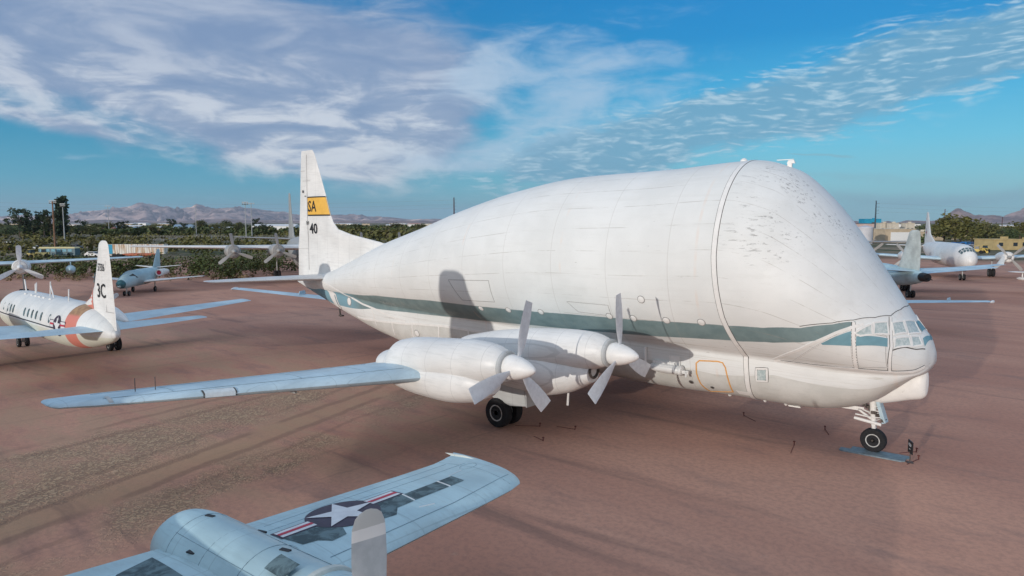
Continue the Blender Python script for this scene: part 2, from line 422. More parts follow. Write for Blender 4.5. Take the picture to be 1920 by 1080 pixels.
# ================================================================== THE GROUND
def make_ground():
    m_, N, b = mat_base('desert_dirt')
    co = N.new('ShaderNodeTexCoord').outputs['Object']; x, y, z = N.xyz(co)
    base = N.noise(N.mapping(co, rot=(0, 0, R(35)), sc=(.7, 1.6, 1)), .06, 7, .6, .4)
    mid = N.noise(N.mapping(co, rot=(0, 0, R(-60)), sc=(1, 3, 1)), .22, 8, .62)
    fin = N.noise(co, 5.0, 10, .75)
    c = N.mix(N.ramp(base, .35, .66), (.465, .238, .172), (.605, .335, .238))
    c = N.mix(N.m('MULTIPLY', N.ramp(mid, .52, .72), .55), c, (.29, .185, .155))
    c = N.mix(N.m('MULTIPLY', N.ramp(fin, .42, .62), .30), c, (.22, .14, .12))
    c = N.mix(N.m('MULTIPLY', N.ramp(N.noise(co, .9, 8, .75), .6, .74), .45), c, (.56, .38, .29))
    # gravelly washed band and tyre-smoothed lane, lower left of the apron
    wob_ = N.m('MULTIPLY', N.m('SUBTRACT', N.noise(co, .35, 5, .6), .5), 5.0)
    xc1 = N.m('ADD', N.m('MULTIPLY', N.m('ADD', y, 24.0), -.24), -24.2)
    d1 = N.m('ABSOLUTE', N.m('SUBTRACT', N.m('ADD', x, wob_), xc1))
    w1 = N.ramp(y, -24, -4, 3.2, 1.0, smooth=False)
    g1 = N.ramp(N.m('SUBTRACT', d1, w1), -.9, .9, 1, 0)
    d2 = N.m('ABSOLUTE', N.m('SUBTRACT', N.m('ADD', x, N.m('MULTIPLY', wob_, .8)), N.m('ADD', N.m('MULTIPLY', N.m('ADD', y, 24.0), -.30), -17.3)))
    g2 = N.m('MULTIPLY', N.ramp(d2, .4, 2.0, 1, 0), N.ramp(N.noise(co, .3, 4), .40, .56))
    g = N.m('MULTIPLY', N.m('MAXIMUM', g1, g2), N.m('MULTIPLY', N.ramp(y, -2, -7), N.ramp(y, -60, -40)))
    vo = N.new('ShaderNodeTexVoronoi'); N.put(vo.inputs['Vector'], N.vm('ADD', N.mapping(co, rot=(0, 0, R(20)), sc=(1, .75, 1)), N.comb(N.m('MULTIPLY', N.noise(co, 3.0, 3), .35), N.m('MULTIPLY', N.noise(co, 3.7, 3), .35), 0.0))); vo.inputs['Scale'].default_value = 10.0
    vo.inputs['Randomness'].default_value = 1.0
    peb = N.ramp(vo.outputs['Distance'], .30, .62)
    gc = N.mix(peb, (.54, .38, .25), (.30, .20, .14))
    gc = N.mix(N.m('MULTIPLY', N.ramp(fin, .4, .7), .4), gc, (.30, .21, .13))
    sand = N.m('MULTIPLY', N.m('MULTIPLY', N.ramp(x, -12, -20), N.ramp(y, 2, -8)), N.ramp(mid, .60, .40))
    c = N.mix(N.m('MULTIPLY', sand, .6), c, (.42, .285, .19))
    trk = N.noise(N.vm('ADD', N.mapping(co, rot=(0, 0, R(-14)), sc=(2.6, .07, 1)), N.comb(N.m('MULTIPLY', wob_, .5), 0.0, 0.0)), 1.0, 5, .6)
    c = N.mix(N.m('MULTIPLY', N.m('MULTIPLY', N.ramp(trk, .56, .68), N.ramp(x, -8, -18)), .34), c, (.25, .165, .125))
    c = N.mix(N.m('MULTIPLY', g, N.ramp(N.noise(co, .45, 6, .65), .36, .56, .35, .95)), c, gc)
    lane = N.ramp(N.m('ABSOLUTE', N.m('SUBTRACT', N.m('ADD', x, N.m('MULTIPLY', wob_, .25)), N.m('ADD', N.m('MULTIPLY', N.m('ADD', y, 24.0), -.28), -20.2))), .4, 1.5, 1, 0)
    c = N.mix(N.m('MULTIPLY', N.m('MULTIPLY', lane, N.ramp(y, -4, -12)), .55), c, (.42, .275, .17))
    rut = None
    for off, w_, st_ in ((-19.3, .10, .5), (-20.9, .10, .5), (-22.4, .07, .35), (-17.9, .07, .35), (-26.9, .09, .4), (-28.4, .09, .4)):
        q = N.m('ABSOLUTE', N.m('SUBTRACT', N.m('ADD', x, N.m('MULTIPLY', wob_, .22)), N.m('ADD', N.m('MULTIPLY', N.m('ADD', y, 24.0), -.28 if off > -25 else -.16), off)))
        q = N.m('MULTIPLY', N.ramp(q, w_, w_ * 3.2, 1, 0), st_); rut = q if rut is None else N.m('MAXIMUM', rut, q)
    rut = N.m('MULTIPLY', rut, N.m('MULTIPLY', N.ramp(y, 14, 0), N.ramp(N.noise(co, .25, 3), .34, .5)))
    c = N.mix(rut, c, (.22, .135, .10))
    # dark damp streaks
    stn = N.noise(N.mapping(co, rot=(0, 0, R(52)), sc=(.35, 2.4, 1)), .16, 6, .6, .6)
    c = N.mix(N.m('MULTIPLY', N.ramp(stn, .58, .72), .55), c, (.17, .115, .10))
    # far desert turns olive and tan
    dist = N.vm('LENGTH', N.vm('SUBTRACT', co, (0.0, 0.0, 0.0)))
    farc = N.mix(N.ramp(N.noise(co, .012, 7, .65), .4, .6), (.16, .14, .085), (.33, .25, .18))
    farc = N.mix(N.ramp(N.noise(co, .05, 7, .7), .46, .56), farc, (.075, .085, .045))
    c = N.mix(N.ramp(N.m('ADD', dist, N.m('MULTIPLY', N.noise(co, .02, 4), 60.0)), 170, 230), c, farc)
    N.put(b.inputs['Base Color'], c); b.inputs['Roughness'].default_value = .92; b.inputs['Specular IOR Level'].default_value = .15
    bn = N.new('ShaderNodeBump'); bn.inputs['Strength'].default_value = .55; bn.inputs['Distance'].default_value = .06
    hgt = N.m('ADD', N.m('ADD', N.m('MULTIPLY', fin, .22), N.m('MULTIPLY', N.noise(co, 1.2, 6, .65), .5)), N.m('MULTIPLY', N.m('MULTIPLY', g, peb), -1.1))
    N.put(bn.inputs['Height'], hgt); N.put(b.inputs['Normal'], bn.outputs[0])
    V = [(0, 0, 0)]; F = []; n = 96; rad = [20, 60, 150, 400, 1200, 4000, 12000, 30000]
    for r_ in rad:
        for k in range(n): V.append((r_ * math.cos(2 * math.pi * k / n), r_ * math.sin(2 * math.pi * k / n), 0))
    for k in range(n): F.append((0, 1 + k, 1 + (k + 1) % n))
    for a in range(len(rad) - 1):
        for k in range(n): F.append((1 + a * n + k, 1 + (a + 1) * n + k, 1 + (a + 1) * n + (k + 1) % n, 1 + a * n + (k + 1) % n))
    o = mesh('ground', V, F, m_, smooth=False); tag(o, kind='structure')
make_ground()

C0 = np.array([CAM.x, CAM.y]); RR = np.array(hr); FF = np.array(hf)
def at(u, D, z=0.0):
    """map position at compass bearing u (photo column) and distance D ahead"""
    p = C0 + RR * ((u - 960) / FPX * D) + FF * D
    return (float(p[0]), float(p[1]), z)
def gdist(v): return 9.2215 * FPX / (v - 416.8 + 6.2)     # distance of a ground point on picture row v
FACE = math.atan2(-hf[1], -hf[0])   # heading that looks back at the viewer

# ================================================================== THE GUPPY
S_ = np.array([-43.3, -41.5, -39, -36, -32, -28, -24, -20, -16, -11, -7.1, -5.5, -4.2, -3, -2, -1.2, -.6, -.25, -.05])
H_zt = np.array([4.76, 5.16, 5.56, 6.49, 7.86, 8.96, 10.1, 11.01, 11.56, 11.7, 11.9, 11.46, 10.36, 8.86, 7.38, 6.17, 5.28, 4.86, 4.35])
H_w = np.array([.08, .48, .95, 1.5, 2.4, 3.1, 3.7, 4.1, 4.2, 4.2, 4.2, 4.1, 3.8, 3.3, 2.7, 2.01, 1.4, .89, .27])
H_zb = np.array([4.58, 4.08, 3.4, 2.55, 1.58, 1.05, 1.22, 1.43, 1.46, 1.35, 1.46, 1.46, 1.51, 1.73, 2.15, 2.80, 3.33, 3.54, 3.88])
H_yc = np.array([.1, .45, .8, 1.1, 1.4, 1.7, 1.9, 1.95, 1.95, 1.95, 1.95, 1.95, 1.95, 1.9, 1.75, 1.45, 1.1, .75, .3])
H_zc = np.array([4.6, 4.5, 4.3, 4.1, 3.9, 3.8, 3.7, 3.65, 3.6, 3.6, 3.6, 3.6, 3.55, 3.5, 3.5, 3.5, 3.54, 3.72, 4.02])
def hull(x, t):
    """point of the outer skin; t 0 = crown, +-1 = crease, +-2 = keel, negative t = starboard"""
    x = np.asarray(x, float); t = np.asarray(t, float); sg = np.where(t < 0, -1.0, 1.0); a = np.abs(t)
    zt, w, yc, zc, zb = [pch(x, S_, q) for q in (H_zt, H_w, H_yc, H_zc, H_zb)]
    c = zt - w; ac = np.arctan2(yc, zc - c); su = np.clip(a, 0, 1); th = su * ac; rc = np.hypot(yc, zc - c)
    k = np.clip((th - 1.35) / (np.maximum(ac, 1.36) - 1.35), 0, 1); r = w + (rc - w) * k ** 1.5
    yu, zu = r * np.sin(th), c + r * np.cos(th)
    q = np.clip(a - 1, 0, 1) * np.pi / 2
    yl, zl = yc * np.abs(np.cos(q)) ** .8, zc - (zc - zb) * np.abs(np.sin(q)) ** .9
    return np.stack([x, sg * np.where(a <= 1, yu, yl), np.where(a <= 1, zu, zl)], -1)
def hull_pn(x, t):
    e_ = .02
    p = hull(x, t); dx = hull(min(x + e_, -.051), t) - hull(max(x - e_, -43.29), t)
    dt = hull(x, min(t + .004, 1.999)) - hull(x, max(t - .004, -1.999))
    n = np.cross(dx, dt); n = n / (np.linalg.norm(n) + 1e-12)
    cz = float(np.interp(x, S_, H_zc)); ctr = np.array([x - .3, 0, cz + .5])
    if n @ (p - ctr) < 0: n = -n
    return p, n
ST_HI = [(-43.3, 1.5), (-41.7, 1.37), (-39.3, .984), (-36, .926), (-31.2, .835), (-27.5, .826), (-25.2, .818), (-17, .836), (-10.8, .829), (-6.8, .822), (-5.36, .801), (-3.96, .743), (-2.9, .662), (-2.28, .598), (-2.1, .575), (0, .575)]
ST_LO = [(-43.3, 1.95), (-40.5, 1.8), (-36.5, 1.36), (-32.3, 1.095), (-28.7, 1.042), (-26.6, 1.026), (-23.7, 1.0), (-17.7, .950), (-14.3, .938), (-11.3, .925), (-6.4, .892), (-5.1, .866), (-4.04, .819), (-3.4, .775), (-3.09, .739), (-2.42, .643), (-2.1, .575), (0, .575)]
GREY = [(-43, 2.2), (-36.5, 1.7), (-34, 1.45), (-32, 1.3), (-28, 1.18), (-24, 1.14), (-20, 1.14), (-15, 1.12), (-10, 1.22), (-8, 1.28), (-6.58, 1.233), (-5.45, 1.166), (-4.39, 1.194), (-3.19, 1.218), (-1.74, 1.288), (-1.08, 1.316), (0, 1.5)]
def ip(tab, x): return np.interp(x, [a for a, b in tab], [b for a, b in tab])

GUPPY = thing('guppy_aircraft', 'huge white bulbous cargo plane with a whale-like hump and teal stripe filling the centre', 'aircraft', (0, 0, 0))
def make_hull():
    xs = np.concatenate([np.linspace(-43.3, -7.5, 150), np.linspace(-7.4, -.9, 70), np.linspace(-.86, -.05, 22)])
    nt = 176; ts = -2 + 4 * np.arange(nt) / nt
    XX, TT = np.meshgrid(xs, ts, indexing='ij'); P = hull(XX, TT)
    V = P.reshape(-1, 3); F = []
    for i in range(len(xs) - 1):
        for j in range(nt): F.append((i * nt + j, i * nt + (j + 1) % nt, (i + 1) * nt + (j + 1) % nt, (i + 1) * nt + j))
    F.append(tuple(reversed(range(nt)))); F.append(tuple((len(xs) - 1) * nt + j for j in range(nt)))
    m_, N, b = mat_base('guppy_skin')
    co = N.new('ShaderNodeTexCoord').outputs['Object']; x, y, z = N.xyz(co)
    def at_(n): q = N.new('ShaderNodeAttribute'); q.attribute_name = n; return q.outputs['Fac']
    sp, gr, gt = at_('stripe'), at_('grey'), at_('girth')
    col = N.mix(N.ramp(N.noise(co, .35, 5, .6), .35, .65), (.71, .72, .70), (.775, .785, .765))
    col = N.mix(N.m('MULTIPLY', N.ramp(N.noise(N.mapping(co, sc=(.25, 3, 3)), 1.2, 8, .66), .48, .75), .30), col, (.60, .60, .565))
    # streaks of grime under the curve of the belly
    col = N.mix(N.m('MULTIPLY', N.ramp(N.noise(N.mapping(co, sc=(.12, 2.2, 9)), 1.0, 7, .7), .52, .70), N.m('MULTIPLY', N.ramp(gt, .78, .95), .55)), col, (.43, .41, .34))
    teal = N.mix(N.ramp(N.noise(co, 1.1, 5, .6), .35, .65), (.165, .238, .245), (.215, .295, .30))
    teal = N.mix(N.ramp(x, -33.5, -35.5), teal, (.20, .36, .43))
    edge = N.m('ADD', sp, N.m('MULTIPLY', N.m('SUBTRACT', N.noise(co, 3, 4), .5), .004))
    col = N.mix(N.ramp(edge, -.0012, .0012), col, teal)
    gcol = N.mix(N.ramp(N.noise(co, .9, 6, .65), .35, .65), (.56, .56, .525), (.65, .65, .615))
    col = N.mix(N.ramp(N.m('ADD', gr, N.m('MULTIPLY', N.m('SUBTRACT', N.noise(co, .7, 4), .5), .03)), -.004, .004), col, gcol)
    # sheet joints
    def lines(v, per, w): return N.ramp(N.m('PINGPONG', v, per / 2), w, w * 2.4, 1, 0)
    brk = N.ramp(N.noise(N.mapping(co, sc=(.6, 2, 2)), .8, 5, .7), .42, .60)
    hl = N.m('MULTIPLY', lines(N.m('ADD', gt, .02), .094, .0007), brk)
    vl = N.m('MULTIPLY', lines(N.m('ADD', x, N.m('MULTIPLY', N.m('SUBTRACT', z, 7.0), .0)), 3.05, .010), .45)
    col = N.mix(N.m('MULTIPLY', N.m('MAXIMUM', hl, N.m('MULTIPLY', vl, N.ramp(x, -7.6, -7.9))), .58), col, (.36, .33, .29))
    fr = N.ramp(N.m('PINGPONG', N.m('ADD', x, 1.1), 3.4), .02, .10, 1, 0)
    col = N.mix(N.m('MULTIPLY', N.m('MULTIPLY', fr, N.ramp(N.noise(co, .7, 4), .45, .6)), .25), col, (.74, .55, .42))
    # flaked paint on the brow of the hump, running with the airflow
    reg = N.m('MULTIPLY', N.m('MULTIPLY', N.ramp(x, -7.4, -5.9), N.ramp(x, -1.5, -2.6)), N.ramp(z, 6.6, 7.9))
    fl = N.noise(N.mapping(co, rot=(0, R(-42), 0), sc=(.45, 5.5, 6.5)), 1.5, 9, .74)
    big = N.ramp(N.noise(co, .6, 5, .62), .46, .60)
    chip = N.m('MULTIPLY', N.m('MULTIPLY', N.ramp(fl, .548, .60), big), reg)
    col = N.mix(N.m('MULTIPLY', chip, .75), col, (.25, .245, .235))
    fl2 = N.ramp(N.noise(N.mapping(co, sc=(.7, 5, 5)), 2.3, 9, .72), .67, .70)
    col = N.mix(N.m('MULTIPLY', fl2, .6), col, (.28, .26, .23))
    N.put(b.inputs['Base Color'], col); b.inputs['Specular IOR Level'].default_value = .35
    N.put(b.inputs['Roughness'], N.ramp(N.noise(co, .8, 4), .3, .7, .46, .62))
    bn = N.new('ShaderNodeBump'); bn.inputs['Strength'].default_value = .22; bn.inputs['Distance'].default_value = .05
    hh = N.m('ADD', N.noise(N.mapping(co, sc=(.5, 1.2, 1.2)), 1.0, 3, .5), N.m('MULTIPLY', N.m('MAXIMUM', hl, vl), -.25))
    N.put(bn.inputs['Height'], hh); N.put(b.inputs['Normal'], bn.outputs[0])
    o = mesh('fuselage', V, F, m_, GUPPY)
    A = np.abs(TT).ravel(); xv = XX.ravel()
    for nm, val in (('stripe', np.minimum(A - ip(ST_HI, xv), ip(ST_LO, xv) - A)), ('grey', A - ip(GREY, xv)), ('girth', A)):
        at_b = o.data.attributes.new(nm, 'FLOAT', 'POINT'); at_b.data.foreach_set('value', val.astype('f'))
    return o
make_hull()
def ribbon(name, pts, w, mat, lift=.02, closed=False, step=.12, mirror=True, dark=True, parent=GUPPY, dw=.022, dmat=None):
    """raised strip laid along a line on the skin, with a thin dark sealant edge"""
    for sg in ((1, -1) if mirror else (1,)):
        p2 = [(a, b * sg) for a, b in pts]
        if closed: p2 = p2 + [p2[0]]
        xt = []
        for (a, b), (c, d_) in zip(p2[:-1], p2[1:]):
            L = np.linalg.norm(hull(a, b) - hull(c, d_)); n = max(2, int(L / step))
            for k in range(n): xt.append((a + (c - a) * k / n, b + (d_ - b) * k / n))
        xt.append(p2[-1])
        pn = [hull_pn(a, b) for a, b in xt]; n = len(pn); bb = B()
        def strip(w_, l_, i):
            V = []; F = []
            for k in range(n):
                t = pn[min(k + 1, n - 1)][0] - pn[max(k - 1, 0)][0]
                if closed and k in (0, n - 1): t = pn[1][0] - pn[n - 2][0]
                t = t / (np.linalg.norm(t) + 1e-9); s = np.cross(pn[k][1], t); s /= np.linalg.norm(s) + 1e-9
                p, nn = pn[k]
                for q, h in ((-1, -.01), (-.92, l_), (0, l_), (.92, l_), (1, -.01)): V.append(p + s * w_ / 2 * q + nn * h)
            for k in range(n - 1):
                for j in range(4): F.append((k * 5 + j, k * 5 + j + 1, (k + 1) * 5 + j + 1, (k + 1) * 5 + j))
            bb.add(V, F, i)
        strip(w, lift, 0)
        if dark: strip(w + dw * 2, lift * .45, 1)
        bb.out(name, [mat, dmat or M_LINE], parent, smooth=False)
def patch(name, quad, mat, lift=.012, n=8, mirror=True, parent=GUPPY, smooth=True):
    for sg in ((1, -1) if mirror else (1,)):
        V = []; F = []
        for i in range(n + 1):
            for j in range(n + 1):
                u, v = i / n, j / n
                a = [(quad[0][k] * (1 - u) + quad[1][k] * u) * (1 - v) + (quad[3][k] * (1 - u) + quad[2][k] * u) * v for k in (0, 1)]
                p, nn = hull_pn(a[0], a[1] * sg); V.append(p + nn * lift)
        for i in range(n):
            for j in range(n): F.append((i * (n + 1) + j, (i + 1) * (n + 1) + j, (i + 1) * (n + 1) + j + 1, i * (n + 1) + j + 1))
        mesh(name, V, F, mat, parent, smooth)
def disc(name, x, t, rx, mat, rt=None, mirror=True, rim=True, lift=.02):
    for sg in ((1, -1) if mirror else (1,)):
        p, nn = hull_pn(x, t * sg); nn = Vector(nn); a = Vector((1, 0, 0)); a = (a - nn * a.dot(nn)).normalized(); c = nn.cross(a); p = Vector(p)
        bb = B(); rt_ = rt or rx
        def ring(q, l): return [p + a * math.cos(k * math.pi / 10) * rx * q + c * math.sin(k * math.pi / 10) * rt_ * q + nn * l for k in range(20)]
        bb.rings([ring(1.22, -.05), ring(1.22, lift * .6)], 1)
        bb.rings([ring(1.0, -.05), ring(1.0, lift), ring(.8, lift * 1.6)], 0)
        bb.out(name, [mat, M_LINE2], GUPPY)
# hinge ring round the whole section
RING = [(-7.22, -.0001), (-7.20, -.11), (-7.16, -.292), (-7.14, -.431), (-7.13, -.565), (-7.04, -.677), (-6.93, -.787), (-6.77, -.864), (-6.62, -.943), (-6.60, -.999), (-6.58, -1.195), (-6.6, -1.599), (-6.6, -1.99)]
ribbon('hinge_ring', RING, .21, M_TRIM, .018, dw=.020)
AFT = [(-40.0, -.52), (-39.06, -.616), (-37.3, -.792), (-35.44, -.975), (-33.55, -1.071), (-32.29, -1.095), (-30.5, -1.151), (-28.78, -1.171)]
ribbon('seam_strip', AFT, .13, M_TRIM, dark=False)
ribbon('seam_strip', [(-34.63, -1.52), (-32.53, -1.351), (-30.29, -1.252), (-27.7, -1.179), (-25.13, -1.141), (-22.02, -1.15), (-20.7, -1.17), (-19.2, -1.32)], .15, M_TRIM, dark=False)
for a in ([(-32.48, -1.093), (-32.33, -1.286), (-32.36, -1.477)], [(-30.29, -1.252), (-30.42, -1.548)], [(-28.1, -1.19), (-28.25, -1.433), (-28.2, -1.6)], [(-25.49, -1.15), (-25.9, -1.6)], [(-22.96, -1.149), (-23.1, -1.6)], [(-20.66, -1.17), (-20.7, -1.4)]):
    ribbon('frame_strip', a, .11, M_TRIM, dark=False)
ribbon('cockpit_rail', [(-5.4, -.99), (-4.1, -.862), (-3.09, -.739), (-2.42, -.650), (-1.99, -.585)], .12, M_TRIM, dark=False)
ribbon('cockpit_rail', [(-5.41, -1.003), (-3.93, -.978), (-2.37, -.937), (-1.05, -.934), (-.51, -.92), (-.25, -.90)], .12, M_TRIM, .025)
ribbon('hump_seam', [(-3.97, -.735), (-2.9, -.655), (-2.27, -.588), (-1.72, -.50), (-1.33, -.386), (-1.15, -.209), (-1.08, 0), (-1.15, .209), (-1.33, .386), (-1.72, .50), (-2.27, .588), (-2.9, .655), (-3.97, .735)], .024, M_LINE, .012, mirror=False, dark=False)
ribbon('cockpit_post', [(-2.27, -.60), (-2.24, -.744), (-2.26, -.93)], .12, M_TRIM)
ribbon('cockpit_post', [(-1.33, -.40), (-1.24, -.53), (-1.17, -.654), (-1.2, -.78), (-1.23, -.93)], .11, M_TRIM)
ribbon('nose_line', [(-1.18, -.70), (-.8, -.60), (-.5, -.56), (-.28, -.50)], .04, M_LINE, .01, dark=False)
for q in ([(-2.19, -.656), (-1.80, -.565), (-1.75, -.625), (-2.05, -.66)], [(-1.70, -.54), (-1.40, -.475), (-1.32, -.56), (-1.67, -.61)], [(-1.24, -.44), (-1.01, -.335), (-.86, -.42), (-1.14, -.525)], [(-.95, -.295), (-.76, -.13), (-.52, -.225), (-.78, -.395)], [(-1.09, -.565), (-.77, -.46), (-.68, -.55), (-1.08, -.65)], [(-.70, -.42), (-.52, -.33), (-.39, -.445), (-.62, -.535)]):
    c = (sum(a for a, b in q) / 4, sum(b for a, b in q) / 4)
    q = [(c[0] + (a - c[0]) * 1.13, c[1] + (b - c[1]) * 1.13) for a, b in q]
    patch('cockpit_window', q, M_PANE, .022)
    ribbon('window_frame', q, .07, M_TRIM, .035, closed=True, dark=False)
patch('nose_window', [(-.72, -.08), (-.72, .08), (-.48, .16), (-.48, -.16)], M_TEAL, .02, mirror=False)
patch('teal_panel', [(-3.3, -.785), (-2.32, -.655), (-2.32, -.745), (-3.25, -.79)], M_TEAL)
patch('teal_panel', [(-2.17, -.675), (-1.30, -.60), (-1.28, -.672), (-2.18, -.735)], M_TEAL)
patch('teal_panel', [(-.40, -.30), (-.28, -.02), (-.20, -.02), (-.30, -.45)], M_TEAL)
ribbon('panel_outline', [(-3.4, -.80), (-2.32, -.645), (-2.32, -.925), (-4.6, -.975)], .03, M_TRIM, .01, closed=True, dark=True, dw=.01, dmat=M_LINE2)
ribbon('panel_outline', [(-2.18, -.66), (-1.32, -.585), (-1.28, -.88), (-2.19, -.915)], .03, M_TRIM, .01, closed=True, dark=True, dw=.01)
for x, t in [(-20.71, -.841), (-18.68, -.838), (-16.48, -.834), (-12.42, -.822), (-11.16, -.822), (-9.52, -.820), (-7.9, -.817), (-10.51, -.732)]:
    disc('porthole', x, t, .15, M_TRIM)
disc('porthole', -35.23, -1.102, .22, M_TRIM, .26); disc('porthole', -27.78, -1.34, .2, M_TRIM)
ribbon('crew_door', [(-38.1, -.96), (-37.4, -.97), (-37.0, -1.05), (-36.7, -1.45), (-36.9, -1.6), (-37.4, -1.5), (-37.7, -1.05)], .10, M_TRIM, .03, closed=True, dw=.02, dmat=M_LINE2)
patch('crew_door_panel', [(-38.0, -.97), (-37.2, -1.0), (-36.85, -1.5), (-37.4, -1.5)], M_TRIM, .03)
ribbon('cargo_door_outline', [(-8.85, -1.15), (-8.7, -1.112), (-7.85, -1.092), (-7.62, -1.10), (-7.50, -1.16), (-7.42, -1.35), (-7.38, -1.6), (-8.55, -1.72), (-8.80, -1.5), (-8.88, -1.3)], .06, M_ORANGE, .016, closed=True, dark=False)
ribbon('hatch_frame', [(-6.15, -1.115), (-5.70, -1.10), (-5.72, -1.265), (-6.17, -1.28)], .09, M_TRIM, .03, closed=True, dw=.02)
patch('hatch_window', [(-6.10, -1.13), (-5.75, -1.115), (-5.77, -1.25), (-6.12, -1.265)], M_PANE, .03)
ribbon('upper_hatch', [(-22.6, -.665), (-19.4, -.672), (-19.4, -.79), (-21.9, -.79)], .03, M_LINE2, .008, closed=True, dark=False)
ribbon('side_hatch', [(-14.6, -.765), (-12.3, -.768), (-12.3, -.82), (-14.1, -.815)], .02, M_LINE2, .008, closed=True, dark=False)
patch('rub_plate', [(-7.2, -1.52), (-6.55, -1.52), (-6.5, -1.62), (-7.1, -1.62)], M_TRIM, .03)
def hull_text(txt, size, x0, t0, mat, sg=-1, name='registration'):
    V, F = text_tris(txt, size); V2 = []
    ex = hull(x0 + .5, t0) - hull(x0 - .5, t0); Lx = np.linalg.norm(ex); Lt = np.linalg.norm(hull(x0, t0 - .02) - hull(x0, t0 + .02)) / .04
    for (a, b, c) in V:
        p, n = hull_pn(x0 + a / Lx, t0 + b / Lt); V2.append(p + n * .012)
    mesh(name, V2, F, mat, GUPPY, False)
M_FADE = plain('faded_lettering', (.42, .50, .50), .6, var=.1)
hull_text('N940NS', .52, -31.1, -.99, M_FADE)
# antennas on the crown
def crown(x): return float(hull(x, 0.0)[2])
B().box((-5.75, 0, crown(-5.75) + .07), (.18, .1, .3)).box((-5.7, 0, crown(-5.75) + .2), (.34, .1, .14), taper=.7).box((-5.95, 0, crown(-5.75) + .3), (.7, .05, .03)).out('crown_antenna', M_TRIM, GUPPY)
B().lathe([(0, .16), (.1, .15), (.17, .06)], (-7.75, 0, crown(-7.75) - .03), 'z', 14).out('crown_beacon', M_TRIM, GUPPY)
# chin radome
body(smooth_sections([(-2.35, 2.25, .1, .1), (-2.0, 2.32, .24, .28), (-1.4, 2.62, .33, .47), (-.8, 2.9, .36, .56), (-.48, 3.0, .34, .58), (-.30, 3.05, .24, .50), (-.24, 3.07, .10, .35), (-.22, 3.08, .03, .1)], 4), 28, 2.4).out('chin_radome', M_TRIM, GUPPY)

def foil_solid(name, stations, mat, parent, side=1, mode='wing', rt=.5):
    return loft_wing(stations, mode, side, rt).out(name, mat, parent, auto=50)
# wings: (span, xle, z, chord, t)
M_JOINTW = plain('wing_joint_paint', (.26, .36, .42), .6); M_LLIGHT = plain('light_cover', (.60, .67, .70), .4, var=.05)
GW = [(1.2, -12.6, 2.95, 6.6, .13), (6.5, -13.0, 3.08, 5.9, .15), (12.3, -15.0, 3.25, 3.9, .185), (18, -17.4, 3.38, 2.75, .175), (22.4, -19.25, 3.46, 1.95, .16), (23.2, -19.75, 3.47, 1.6, .14)]
for s in (-1, 1):
    foil_solid('wing', GW, M_WBLUE, GUPPY, s, rt=.3)
    ws = [np.interp(14.5, [g[0] for g in GW], [g[k] for g in GW]) for k in range(5)]
    B().box((-19.0, s * 15.9, 3.0), (1.2, .12, .5), taper=.5).out('flap_bracket', M_GREYP, GUPPY)
    for k, y_ in enumerate((20.6, 21.15)):
        bb = B(); q = [np.interp(y_, [g[0] for g in GW], [g[j] for g in GW]) for j in range(5)]
        bb.tube([(q[1] - .9, s * y_, q[2] + .15), (q[1] - .9, s * y_, q[2] + .62)], .015, 5)
        bb.out('wing_probe', M_DARKM, GUPPY)
    def wsurf(y_, s_, lift=.012):
        q = [np.interp(y_, [g[0] for g in GW], [g[j] for g in GW]) for j in range(5)]
        if s_ >= 0: return (q[1] - q[3] * s_, s * y_, q[2] + foil_h(s_) * q[4] * q[3] + lift)
        return (q[1] - q[3] * -s_, s * y_, q[2] - .8 * foil_h(-s_) * q[4] * q[3] - lift)
    def wquad(name, y0, y1, s0, s1, mat, lift, dark=None):
        V = []; F = []; n = 6
        for a in range(n + 1):
            for c in range(n + 1):
                p = wsurf(y0 + (y1 - y0) * a / n, s0 + (s1 - s0) * c / n, lift); V.append((p[0] + lift, p[1], p[2]))
        for a in range(n):
            for c in range(n): F.append((a * (n + 1) + c, (a + 1) * (n + 1) + c, (a + 1) * (n + 1) + c + 1, a * (n + 1) + c + 1))
        return mesh(name, V, F, mat, GUPPY)
    wquad('landing_light_edge', 18.62, 19.60, -.012, .085, M_LINE, .014); wquad('landing_light', 18.67, 19.55, -.006, .075, M_LLIGHT, .024)
    for (ya, sa, yb, sb_) in ((13.0, .70, 22.2, .70), (12.8, .16, 22.2, .14), (14.2, .16, 14.2, .98), (16.4, .16, 16.4, .70), (18.0, .70, 18.0, .99), (20.3, .14, 20.3, .70)):
        B().tube([wsurf(ya + (yb - ya) * k / 14, sa + (sb_ - sa) * k / 14, .002) for k in range(15)], .012, 4).out('wing_joint', M_JOINTW, GUPPY)
    wquad('tip_band', 22.0, 22.12, -.03, .25, M_GREYP, .012)
    foil_solid('tailplane', [(.2, -38.6, 5.1, 3.9, .12), (4, -39.1, 5.2, 3.0, .12), (8.2, -39.5, 5.29, 1.9, .11)], M_WHITE, GUPPY, s, rt=.5)
